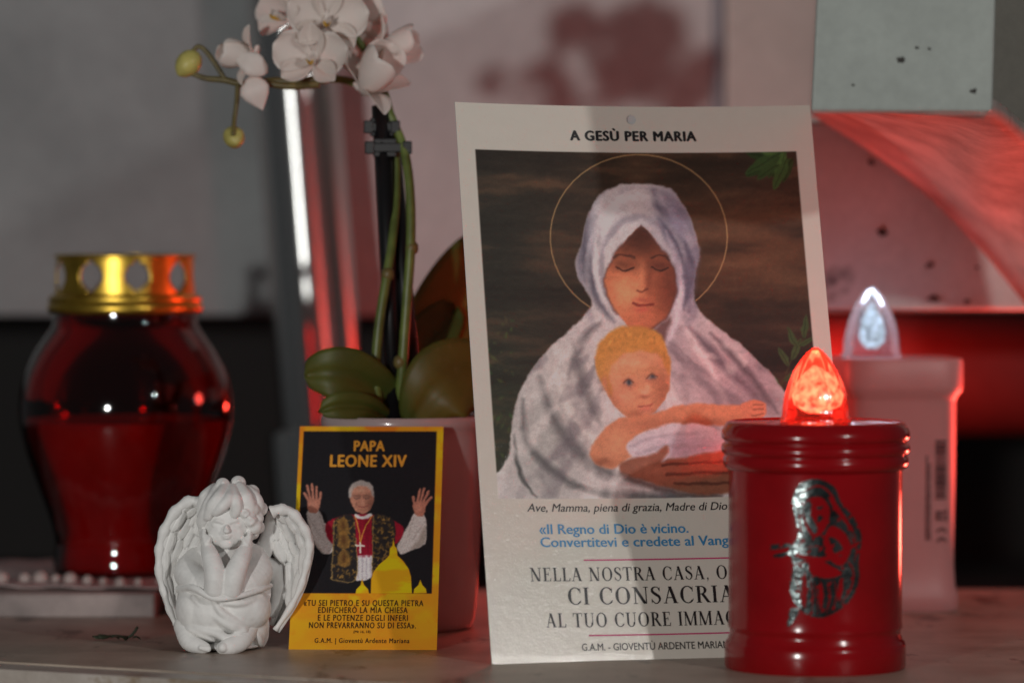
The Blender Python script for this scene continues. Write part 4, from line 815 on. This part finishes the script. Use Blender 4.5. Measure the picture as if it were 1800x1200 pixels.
# silver foil emblem of a bowed, praying figure wrapped round the body
def foil():
    def inside(shapes, X, Y):
        r = np.zeros(X.shape, bool)
        for sign, pts in shapes:
            q = np.array([tuple(v)[:2] for v in catmull([(a, b, 0) for a, b in pts], 6, True)]); ii = np.zeros(X.shape, bool)
            for i in range(len(q)):
                a, b = q[i], q[(i + 1) % len(q)]
                if a[1] != b[1]: ii ^= ((a[1] > Y) != (b[1] > Y)) & (X < (b[0] - a[0]) * (Y - a[1]) / (b[1] - a[1]) + a[0])
            r = (r | ii) if sign > 0 else (r & ~ii)
        return r
    S = [(1, [(1395, 858), (1425, 848), (1455, 862), (1468, 890), (1490, 915), (1505, 950), (1500, 990), (1500, 1030), (1480, 1066), (1440, 1090), (1410, 1086), (1388, 1068), (1378, 1040), (1384, 1000), (1376, 972), (1392, 950), (1388, 920), (1382, 890)]),
         (-1, [(1408, 884), (1432, 880), (1448, 902), (1440, 936), (1420, 950), (1404, 930), (1400, 905)]),
         (-1, [(1452, 930), (1476, 944), (1486, 972), (1470, 1000), (1448, 990), (1436, 966), (1440, 944)]),
         (-1, [(1420, 985), (1450, 1000), (1470, 1014), (1440, 1022), (1412, 1010)]),
         (1, [(1404, 892), (1416, 886), (1414, 910), (1426, 934), (1420, 944), (1408, 926), (1402, 908)]),
         (1, [(1424, 898), (1436, 896), (1430, 902)]), (1, [(1428, 912), (1436, 916), (1426, 924)]),
         (1, [(1392, 958), (1430, 962), (1440, 972), (1410, 976), (1388, 972)]), (1, [(1446, 950), (1462, 956), (1472, 976), (1460, 986), (1452, 968)]),
         (-1, [(1398, 1046), (1404, 1010), (1408, 1046), (1404, 1076)]), (-1, [(1428, 1050), (1432, 1028), (1437, 1052), (1432, 1078)]), (-1, [(1462, 1044), (1468, 1020), (1472, 1040), (1464, 1064)]),
         (-1, [(1392, 980), (1440, 984), (1496, 960), (1496, 966), (1440, 992), (1392, 986)]), (-1, [(1450, 880), (1470, 908), (1490, 936), (1486, 938), (1464, 912), (1448, 888)]),
         (1, [(1380, 1076), (1394, 1078), (1386, 1096), (1376, 1108), (1374, 1100)]), (1, [(1344, 966), (1376, 962), (1376, 968), (1346, 974)]), (1, [(1352, 982), (1380, 976), (1380, 982), (1354, 988)])]
    def cut(pts, w):          # a thin engraved line left bare of foil
        q = [Vector((a, b, 0)) for a, b in pts]; L, Rr = [], []
        for i, p in enumerate(q):
            t = (q[min(i + 1, len(q) - 1)] - q[max(i - 1, 0)]).normalized(); n_ = Vector((-t.y, t.x, 0)) * w * (.35 if i in (0, len(q) - 1) else 1); L.append(tuple(p + n_)[:2]); Rr.append(tuple(p - n_)[:2])
        S.append((-1, L + Rr[::-1]))
    for pts, w in (([(1398, 872), (1428, 860), (1452, 878), (1462, 906)], 1.6), ([(1446, 872), (1464, 900), (1480, 924), (1496, 956)], 1.7), ([(1392, 900), (1396, 930), (1400, 952)], 1.4), ([(1478, 990), (1490, 1010), (1486, 1040), (1468, 1066)], 1.6),
                   ([(1384, 1000), (1410, 992), (1440, 1000)], 1.8), ([(1388, 1020), (1396, 1050), (1400, 1074)], 1.5), ([(1412, 1020), (1418, 1052), (1416, 1080)], 1.4), ([(1444, 1030), (1448, 1056), (1442, 1082)], 1.5), ([(1456, 1026), (1460, 1050), (1454, 1076)], 1.3), ([(1404, 968), (1426, 966), (1436, 970)], 1.0), ([(1484, 946), (1496, 972), (1492, 994)], 1.6), ([(1420, 1030), (1426, 1056), (1426, 1084)], 1.1), ([(1390, 946), (1398, 958), (1392, 966)], 1.3)): cut(pts, w)
    xs = np.arange(1340, 1512, 1.15); ys = np.arange(842, 1112, 1.15); X, Y = np.meshgrid(xs, ys); msk = inside(S, X, Y)
    nm = np.sin(X * .35 + 2 * np.sin(Y * .11)) + np.sin(Y * .29 + X * .07); msk &= ~((nm < -1.55) & (Y > 880)); wear = np.sin(X * .9 + 3 * np.sin(Y * .23)) * np.sin(Y * .71 + 2 * np.sin(X * .31)); msk &= ~((wear > .86) & (X > 1440)) & ~((wear > .95))
    R = .0355 + .00025; vs, fs, ix = [], [], {}
    def vid(i, j):
        if (i, j) not in ix:
            x = xs[0] + (i - .5) * 1.15; y = ys[0] + (j - .5) * 1.15
            a = math.asin(max(-.99, min(.99, (x - 1434) * cs * .977 / R))); z = .0172 + (1128 - y) * cs * .985 - .002
            ix[(i, j)] = len(vs); vs.append((R * math.sin(a), -R * math.cos(a), z))
        return ix[(i, j)]
    for j in range(msk.shape[0]):
        for i in range(msk.shape[1]):
            if msk[j, i]: fs.append((vid(i, j), vid(i + 1, j), vid(i + 1, j + 1), vid(i, j + 1)))
    return mesh('silver_emblem', vs, fs, True)
em = obj('silver_emblem', foil(), M['foil'], body); em['label'] = 'worn silver foil emblem of a praying figure'

# ------------------------------------------------------------------ white LED candle behind
WD = 1.885; ws = WD / F_PX
wc = empty('white_candle', ((1573 - 900) * ws, WD, 0), 0.12); tag(wc, 'pinkish white electric candle with clear pale blue flame and barcode, behind the red candle', 'candle')
def sq(a, r, z, e=5.5):
    c, s_ = math.cos(a), math.sin(a); k = (abs(c) ** e + abs(s_) ** e) ** (-1 / e); return r * k * c, r * k * s_
hw = 96 * ws
prof = [(hw * 1.02, 0), (hw * 1.05, .001), (hw * 1.05, .008), (hw * 1.01, .0115), (hw * .985, .022), (hw * .985, .03), (hw * 1.0, .06), (hw * 1.01, .0985), (hw * 1.03, .1005), (hw * 1.115, .1035), (hw * 1.125, .106), (hw * 1.125, .117), (hw * 1.10, .1185), (hw * .6, .1185)]
zw = .1185
wb = obj('candle_body', lathe('candle_body', prof, 96, fn=sq), M['red_lit_plastic'], wc)
fb = flame_bulb(.0335, .0136, M['clear_bulb'], M['led_white'], wc, .0068); fb.location = (-.012, -.004, zw + .0002)
lw = lamp('white_flame_light', (-.012, -.004, zw + .02), 0.018, (.75, .88, 1.0), .006); lw.parent = wc
def wface(u, z, lift=.0002):      # point on the flat front of the body
    return Vector((u, -hw * 1.0 - lift, z))
def wbox(bm, u0, u1, z0, z1, lift=.0002):
    bm.faces.new([bm.verts.new(wface(u0, z0, lift)), bm.verts.new(wface(u1, z0, lift)), bm.verts.new(wface(u1, z1, lift)), bm.verts.new(wface(u0, z1, lift))])
W2 = lambda px: (px - 1573) * ws * .985; Z2 = lambda py: .0015 + (1082 - py) * ws
bm = bmesh.new(); y = 788.0
while y < 892:
    t = random.choice([1.0, 1.6, 2.4, 3.2]); wbox(bm, W2(1625), W2(1645), Z2(y + t), Z2(y), .0006); y += t + random.choice([1.2, 1.8, 2.6])
obj('barcode', bm_mesh('barcode', bm), M['label_ink'], wb)
bm = bmesh.new()
for col_x, y0, y1 in ((1608, 815, 962), (1613.5, 828, 962)):
    y = y0
    while y < y1: t = random.uniform(2, 6); wbox(bm, W2(col_x), W2(col_x + 3.2), Z2(y + t), Z2(y), .0006); y += t + random.uniform(1, 2.4)
obj('fine_print', bm_mesh('fine_print', bm), M['label_ink'], wb)
def sideways(text, px, py0, py1, capx, bold=.02):     # type turned a quarter, reading upwards
    v, f = sans(text, bold); b, t = cap_height(bold); a0, a1 = v[:, 0].min(), v[:, 0].max()
    vs = [wface(W2(px) - capx * ws * (1 - (q[1] - b) / (t - b)) , Z2(py0) + (q[0] - a0) / (a1 - a0) * (Z2(py1) - Z2(py0)), .0006) for q in v]
    obj('mark', mesh('mark', vs, [tuple(reversed(p)) for p in f]), M['label_ink'], wb)
bm = bmesh.new()                                   # crossed bin mark and CE mark, turned upright along the edge
for a, b, c, d in ((1627, 1641, 911, 913), (1627, 1641, 924, 926), (1627, 1629, 911, 926), (1644, 1646.5, 908, 929)): wbox(bm, W2(a), W2(b), Z2(d), Z2(c), .0006)
for s in (1, -1):
    q = [(1628, 918 - s * 6), (1630, 918 - s * 6), (1642, 918 + s * 6), (1640, 918 + s * 6)]; bm.faces.new([bm.verts.new(wface(W2(a), Z2(b), .0007)) for a, b in q])
obj('bin_mark', bm_mesh('bin_mark', bm), M['label_ink'], wb)
bm = bmesh.new()
for cyy in (943, 960):
    pr_ = None
    for k in range(13):
        a = math.radians(100 + 160 * k / 12); ca, sa = math.cos(a), math.sin(a)
        p = (bm.verts.new(wface(W2(1637 + 10 * sa * .9), Z2(cyy + 6 + 9 * ca), .0006)), bm.verts.new(wface(W2(1637 + 7 * sa * .9), Z2(cyy + 6 + 6 * ca), .0006)))
        if pr_: bm.faces.new((pr_[0], p[0], p[1], pr_[1]))
        pr_ = p
obj('ce_mark', bm_mesh('ce_mark', bm), M['label_ink'], wb)

# ------------------------------------------------------------------ red glass lantern on the riser
LD = 2.00; ls = LD / F_PX; LZ = 0.0125
lan = empty('glass_lantern', ((220 - 900) / F_PX * 1.93, 1.93, LZ)); tag(lan, 'rounded red glass grave lantern with pierced gold lid on a lace doily', 'lantern')
k = 1.0
gp = [(.0335, 0), (.0350, .0015), (.0352, .006), (.0342, .013), (.0345, .019), (.0370, .028), (.0420, .042), (.0470, .056), (.0505, .069), (.0517, .079), (.0508, .089), (.0480, .099), (.0432, .1085), (.0380, .116), (.0352, .1205), (.0347, .1285)]
gp = [(a, b) for a, b in ((p.x, p.y) for p in catmull([(r, z, 0) for r, z in gp], 3))]
gl = obj('glass_jar', lathe('glass_jar', gp, 80, (True, False)), M['red_glass'], lan)
wp = [(r - .0028, z + .002) for r, z in gp if z < .0735]
obj('wax', lathe('wax', wp + [(.0478, .0742), (.012, .0740)], 64), M['wax'], lan)
lid = empty('lid'); lid.parent = lan; lid.location = (0, 0, .1262)
bpy.data.objects.remove(lid)
lp = [(.0362, 0), (.0372, .0006), (.0376, .0025), (.0372, .0045), (.0366, .0052), (.0370, .0060), (.0368, .0078), (.0350, .0086), (.0344, .0092)]
lid = obj('lid', lathe('lid', lp, 72, (False, False)), M['gold'], lan); lid.location = (0, 0, .1262)
def crown():
    R, z0, z1 = .0338, .0090, .0268; na, nz = 270, 30; vs, fs, ix = [], [], {}
    holes = 9
    def vid(i, j):
        i %= na
        if (i, j) not in ix:
            a = 2 * math.pi * i / na; r = R - .0006 * (j / nz); ix[(i, j)] = len(vs); vs.append((r * math.cos(a), r * math.sin(a), z0 + (z1 - z0) * j / nz))
        return ix[(i, j)]
    for i in range(na):
        for j in range(nz):
            ang = (i + .5) / na * holes % 1 - .5; dx = ang * 2 * math.pi * R / holes; dz = z0 + (z1 - z0) * (j + .5) / nz - .0178
            if (dx / .0062) ** 2 + (dz / .0066) ** 2 < 1 or (abs(dx) < .0016 and abs(dz) < .0078): continue
            fs.append((vid(i, j), vid(i + 1, j), vid(i + 1, j + 1), vid(i, j + 1)))
    me = mesh('lid_crown', vs, fs, True); bm = bmesh.new(); bm.from_mesh(me); bmesh.ops.solidify(bm, geom=bm.faces[:], thickness=.0005); bm.to_mesh(me); bm.free(); return me
crn = obj('lid_crown', crown(), M['gold'], lid); crn.rotation_euler = (0, 0, .45)
obj('lid_rim', lathe('lid_rim', [(.0330, .0266), (.0342, .0270), (.0342, .0278), (.0334, .0284), (.0318, .0280)], 72, (False, False)), M['gold'], lid)
# lace doily with pearl edging
DC = Vector((lan.location.x, 1.93, 0.0112))
doily = empty('lace_doily', DC); tag(doily, 'pinkish crocheted doily edged with pearl beads under the glass lantern', 'doily')
rows = []
for j in range(14):
    r = []
    for i in range(121):
        a = 2 * math.pi * i / 120; R = .078 * j / 13; sc = 1 + (.05 * abs(math.sin(12 * a)) if j > 9 else 0) * (j - 9) / 4
        r.append(Vector((R * sc * math.cos(a) * 1.45, R * sc * math.sin(a), .0006 + .0010 * (j > 6) * math.sin(24 * a) * (j - 6) / 7 * .5 + .0006 * (j % 2))))
    rows.append(r)
obj('cloth', grid_mesh('cloth', rows, True, .0006), M['lace'], doily)
bead = bpy.data.meshes.new('pearl'); bm = bmesh.new(); bmesh.ops.create_icosphere(bm, subdivisions=2, radius=.0040); bm.to_mesh(bead); bm.free(); bead.polygons.foreach_set('use_smooth', [True] * len(bead.polygons)); bead.materials.append(M['pearl'])
for i in range(40):
    a = math.pi * (1.0 + i / 39); jt = random.uniform(.9, 1.03)
    b = obj('pearl', bead, None, doily); b.location = (.078 * 1.40 * jt * math.cos(a), .078 * .93 * jt * math.sin(a) + random.uniform(0, .014), .0030); sc = random.uniform(.35, 1.0); b.scale = (sc,) * 3

# ------------------------------------------------------------------ steel tube standing behind the pot
a0, a1 = P(590, 1010, 2.195), P(483, -300, 2.205); ax = (a1 - a0).normalized(); R = 74 * 2.21 / F_PX
tb = empty('steel_tube', a0); tb.rotation_mode = 'QUATERNION'; tb.rotation_quaternion = Vector((0, 0, 1)).rotation_difference(ax)
Ln = (a1 - a0).length
obj('pipe', lathe('pipe', [(R, -.11), (R, Ln)], 96, (True, True)), M['steel'], tb)
obj('sleeve', lathe('sleeve', [(R * 1.32, -.11), (R * 1.32, .078), (R * 1.28, .081), (R * 1.02, .083)], 96, (True, False)), M['steel'], tb)
tag(tb, 'leaning polished steel pipe reflecting red light behind the orchid', 'pipe')

# ------------------------------------------------------------------ orchid in its pot
PD = 1.792; pot_c = Vector(((708 - 900) / F_PX * PD, PD, 0)); 
pot = empty('flower_pot', pot_c); tag(pot, 'white glazed flower pot holding the orchid', 'flower pot')
pp = [(.0290, 0), (.0312, .0008), (.0325, .004), (.0340, .020), (.0352, .050), (.0360, .085), (.0362, .0900), (.0370, .0908), (.0373, .0930), (.0371, .0952), (.0364, .0958), (.0352, .0954), (.0345, .088)]
obj('pot_wall', lathe('pot_wall', pp, 80, (True, False)), M['pot'], pot)
obj('bark_soil', lathe('bark_soil', [(.0350, .086), (.02, .0875), (.004, .088)], 40, (False, True)), M['soil'], pot)
OD = PD
orchid = empty('orchid_plant', (pot_c.x, pot_c.y, .087)); tag(orchid, 'white and pink flowering orchid with buds and thick green leaves', 'orchid')
oloc = orchid.location
bpy.context.view_layer.update()
def L_(px, py, d=OD): return P(px, py, d) - oloc
def stem(name, pts, rad, mat='stem'):
    q = catmull([L_(*p) for p in pts], 6); 
    o = obj(name, tube(name, q, [rad[0] + (rad[1] - rad[0]) * i / (len(q) - 1) for i in range(len(q))], 10), M[mat], orchid); return o
s1 = stem('stem', [(706, 760, 1.785), (704, 690, 1.778), (709, 620, 1.775), (716, 520, 1.775), (722, 430, 1.776), (721, 340, 1.78), (712, 270, 1.785), (696, 225, 1.788), (678, 188, 1.79), (650, 158, 1.80), (610, 142, 1.80), (570, 138, 1.795)], (.0024, .0018))
s2 = stem('stem', [(672, 760, 1.785), (664, 700, 1.778), (661, 640, 1.776), (668, 560, 1.776), (681, 480, 1.778), (690, 420, 1.782), (697, 330, 1.79), (690, 220, 1.795), (660, 120, 1.80), (620, 60, 1.80), (580, 20, 1.80)], (.0025, .0016))
s3 = stem('flower_spike', [(575, 139, 1.794), (530, 144, 1.79), (480, 143, 1.79), (430, 148, 1.79), (395, 141, 1.79), (362, 138, 1.79), (338, 130, 1.79)], (.0022, .0011), 'stem_brown')
stem('flower_spike', [(560, 148, 1.79), (520, 152, 1.788), (478, 148, 1.788), (452, 138, 1.788), (446, 134, 1.788)], (.0018, .0014), 'stem_brown')
for n_, p in enumerate([(724, 436, 1.7765), (682, 482, 1.778), (703, 636, 1.7755)]):
    bmn = bmesh.new(); bmesh.ops.create_icosphere(bmn, subdivisions=2, radius=1, matrix=Matrix.Diagonal((.0031, .0031, .0036, 1)))
    nd = obj('stem_node', bm_mesh('stem_node', bmn, True), M['stem_brown'], (s1, s2, s1)[n_]); nd.location = L_(*p)
def bud(px, py, r, tip, d, mat, stalk):
    st = stem('bud_stalk', stalk, (.0012, .0010), 'stem_brown')
    prof = [(r * .10, -r * 1.12), (r * .55, -r * .95), (r * .88, -r * .55), (r, -.05 * r), (r * .92, r * .5), (r * .6, r * .98), (r * .22, r * 1.25), (r * .03, r * 1.33)]
    fn = lambda a, rr, z: (rr * (1 - .05 * abs(math.cos(1.5 * a))) * math.cos(a), rr * (1 - .05 * abs(math.cos(1.5 * a))) * math.sin(a))
    b = obj('bud', lathe('bud', prof, 30, fn=fn), M[mat], orchid); b.location = L_(px, py, d); b.rotation_mode = 'QUATERNION'; b.rotation_quaternion = Vector((0, 0, 1)).rotation_difference(Vector(tip).normalized()); return b
bud(332, 111, .0058, (-.5, -.2, -.6), 1.79, 'bud', [(396, 141, 1.79), (378, 112, 1.79), (362, 90, 1.79), (348, 82, 1.79), (338, 92, 1.79)])
bud(411, 241, .0050, (.3, -.9, -.5), 1.79, 'bud', [(418, 148, 1.789), (416, 180, 1.788), (412, 210, 1.787), (410, 238, 1.784)])
# flowers
def petal_mesh(name, L, W, cup, curl, ruff=.06, base=.22):
    rows = []
    for j in range(13):
        t = j / 12; w = W * (base + (1 - base) * math.sin(math.pi * min(.5, t * .78)) if t < .64 else math.sqrt(max(0, 1 - ((t - .64) / .362) ** 2))); r = []
        w = max(w, W * .04)
        for i in range(9):
            s = i / 4 - 1; y = cup * L * (s * s * .55 * (w / W) - .15) - curl * L * t * t + ruff * L * .25 * math.sin(5 * s + 7 * t) * abs(s) * t
            r.append(Vector((w * s * .5, y, L * t)))
        rows.append(r)
    return grid_mesh(name, rows, True, .00035)
PM = {'petal': petal_mesh('petal', 1, .98, -.45, .10), 'sepal': petal_mesh('sepal', 1, .62, -.40, .12), 'cupped': petal_mesh('petal', 1, .86, -.6, .55), 'back': petal_mesh('sepal', 1, .55, -.3, -.5), 'lip': petal_mesh('lip', 1, .75, -1.1, .9, .2)}
def flower(px, py, Rpx, face, up=(0, 0, 1), d=1.79, openess=0.0, roll=0.0, style='open'):
    f = obj('flower', lathe('flower', [(.0010, -.002), (.0016, .001), (.0018, .003), (.0012, .0052), (.0004, .006)], 14), M['petal'], orchid)
    y = -Vector(face).normalized(); z = Vector(up); z = (z - y * z.dot(y)).normalized(); x = y.cross(z)
    m = Matrix((x, y, z)).transposed().to_4x4() @ Matrix.Rotation(roll, 4, 'Y'); m.translation = L_(px, py, d); f.matrix_local = m
    # column points to the viewer side of the flower
    S = Rpx * 1.18 * d / F_PX
    def put(key, ang, sc, tilt, off=0.0, mat=None):
        o = obj(PM[key].name.split('.')[0], PM[key], M['petal'] if not PM[key].materials else None, f)
        o.matrix_local = Matrix.Rotation(ang, 4, 'Y') @ Matrix.Translation((0, off, .0006)) @ Matrix.Rotation(tilt, 4, 'X') @ Matrix.Diagonal((sc, sc, sc, 1)); return o
    tl = openess
    pk, sk = ('petal', 'sepal') if style == 'open' else ('cupped', 'back')
    put(sk, 0, S * .98, tl + .12, .0012); put(sk, math.radians(128), S * .95, tl + .12, .0014); put(sk, math.radians(-128), S * .95, tl + .12, .0014)
    put(pk, math.radians(72), S * 1.02, tl + .02, -.0002); put(pk, math.radians(-72), S * 1.02, tl + .02, -.0002)
    for an in (150, -150): 
        o = put('lip', math.radians(an), S * .34, .9, -.0015)
    o = obj('lip', PM['lip'].copy(), None, f); o.data.materials.clear(); o.data.materials.append(M['throat']); o.matrix_local = Matrix.Rotation(math.pi, 4, 'Y') @ Matrix.Translation((0, -.0022, .0004)) @ Matrix.Rotation(.75, 4, 'X') @ Matrix.Diagonal((S * .26, S * .30, S * .34, 1))
    return f
flower(550, 108, 64, (-.10, -.93, .10), (.05, -.1, 1), 1.782, .45)
flower(573, 40, 66, (.10, -.95, .05), (0, 0, 1), 1.785, .35, .1)
flower(508, 30, 58, (-.75, -.55, .1), (0, 0, 1), 1.795, .3, .2)
flower(612, 30, 62, (.55, .55, .25), (.1, 0, 1), 1.80, .2)
flower(600, 88, 56, (.35, -.80, .2), (.2, 0, 1), 1.80, .3, .4)
flower(668, 92, 58, (.80, -.10, .15), (-.3, 0, 1), 1.79, .55, .3, 'cup')
flower(640, 160, 74, (.42, -.42, .55), (-.5, -.3, .6), 1.785, .75, .2, 'cup')
flower(446, 100, 52, (-.75, -.50, .1), (.1, 0, 1), 1.788, .95, .5, 'cup')
def half_bud(px, py, L, W, ang, d):
    o = obj('bud', lathe('bud', [(W * .10, 0), (W * .50, L * .10), (W * .86, L * .32), (W * .98, L * .50), (W * .78, L * .74), (W * .40, L * .98), (W * .12, L * 1.14), (W * .02, L * 1.20)], 30, fn=lambda a, r, z: (r * math.cos(a) * (1 - .30 * abs(math.sin(1.5 * a + .6)) ** 1.5), r * .8 * math.sin(a) * (1 - .30 * abs(math.sin(1.5 * a + .6)) ** 1.5))), M['petal'], orchid)
    o.location = L_(px, py, d); o.rotation_euler = (0, ang, 0)
half_bud(440, 134, .0135, .0078, math.radians(160), 1.784)
half_bud(470, 128, .0150, .0064, math.radians(-62), 1.781)
# leaves
def leaf(spine, W, fold, d0, name='leaf', wmax=.55):
    q = catmull([L_(*p) for p in spine], 6); n = len(q); rows = []
    for j in range(n):
        t = j / (n - 1); tan = (q[min(j + 1, n - 1)] - q[max(j - 1, 0)]).normalized(); side = tan.cross(Vector((0, -1, 0.0)) * 1.0 + Vector((0, 0, d0))).normalized(); nor = side.cross(tan).normalized()
        w = W * max(.05, (.30 + .70 * math.sin(math.pi * min(1, t / wmax) / 2)) if t < wmax else math.sqrt(max(.0, 1 - ((t - wmax) / (1.001 - wmax)) ** 2))); r = []
        for i in range(11):
            s = i / 5 - 1; r.append(q[j] + side * (w * s) + nor * (fold * W * (s * s)) + nor * (-.0022 if i == 5 else (-.0009 if i in (4, 6) else 0)) + nor * .00022 * math.sin(9 * t + 2 * s))
        rows.append(r)
    return obj(name, grid_mesh(name, rows, True, .0009), M['leaf'], orchid)
leaf([(700, 735, 1.785), (670, 690, 1.775), (620, 662, 1.766), (575, 655, 1.764), (534, 660, 1.768)], .0122, -.04, .02)
leaf([(690, 738, 1.78), (650, 716, 1.766), (600, 712, 1.760), (562, 722, 1.760)], .0062, -.05, .1)
leaf([(720, 745, 1.80), (745, 640, 1.815), (790, 560, 1.83), (850, 470, 1.845), (930, 400, 1.85)], .0190, .25, .1)
leaf([(722, 748, 1.775), (760, 690, 1.768), (810, 660, 1.772), (880, 655, 1.785)], .0180, -.06, .05)
leaf([(716, 742, 1.80), (730, 650, 1.81), (760, 590, 1.82), (800, 540, 1.83)], .0115, .2, .1)
# stakes and clips
def stake(pts, r0, r1, lab):
    q = [P(*p) for p in pts]; base = q[0]; o = obj('plant_stake', tube('plant_stake', [v - base for v in q], [r0, (r0 + r1) / 2, r1][:len(q)] if len(q) == 3 else [r0, r1], 12), M['black_plastic']); o.location = base; tag(o, lab, 'plant stake'); return o
stake([(694, 752, 1.778), (684, 480, 1.786), (670, 186, 1.790)], .0034, .0044, 'tall black plastic stake standing in the orchid pot')
stake([(734, 752, 1.782), (712, 520, 1.786), (688, 232, 1.7965)], .0040, .0038, 'black plastic stake leaning against the taller stake of the orchid')
def clip(px, py, x0, x1, d, lab):
    c = P(px, py, d); e = empty('stake_clip', c); s = d / F_PX; t = .0042
    def bx(a, b, z0, z1, y0, y1, nm):
        obj(nm, prism(nm, [(a, y0), (b, y0), (b, y1), (a, y1)], z0, z1, .0005), M['black_plastic'], e)
    bx((x0 - px) * s, (x1 - px) * s, -.0021, .0021, -.0058, -.0038, 'bar')
    bx((x0 - px) * s - .0002, (x0 - px) * s + .0040, -.0029, .0029, -.0064, -.0036, 'grip'); bx((x1 - px) * s - .0040, (x1 - px) * s + .0002, -.0029, .0029, -.0064, -.0036, 'grip')
    bx(-.0052, .0052, -.0042, .0042, -.0050, .0058, 'collar'); tag(e, lab, 'plant clip')
clip(672, 224, 641, 703, 1.792, 'upper black plastic clip on the orchid stake')
clip(677, 260, 643, 724, 1.790, 'lower black plastic clip joining orchid stem and stake')

# ------------------------------------------------------------------ dry sprig on the shelf
spg = empty('dry_sprig', P(212, 1124, 1.74) * 1.0); spg.location.z = .0008; tag(spg, 'tiny dark dry leaf sprig lying on the marble shelf', 'sprig')
obj('twig', tube('twig', catmull([(-.008, 0, .0006), (-.002, .001, .001), (.004, -.001, .0008), (.0075, .0, .005)], 5), .0006, 6), M['dry'], spg)
for i in range(6):
    o = obj('leaf', PM['sepal'].copy(), None, spg); o.data.materials.clear(); o.data.materials.append(M['dry']); o.scale = (.006,) * 3; o.location = (-.007 + .0026 * i, 0, .0008); o.rotation_euler = (random.uniform(1.1, 1.5), random.uniform(-.3, .5), random.uniform(-1.5, 1.5))
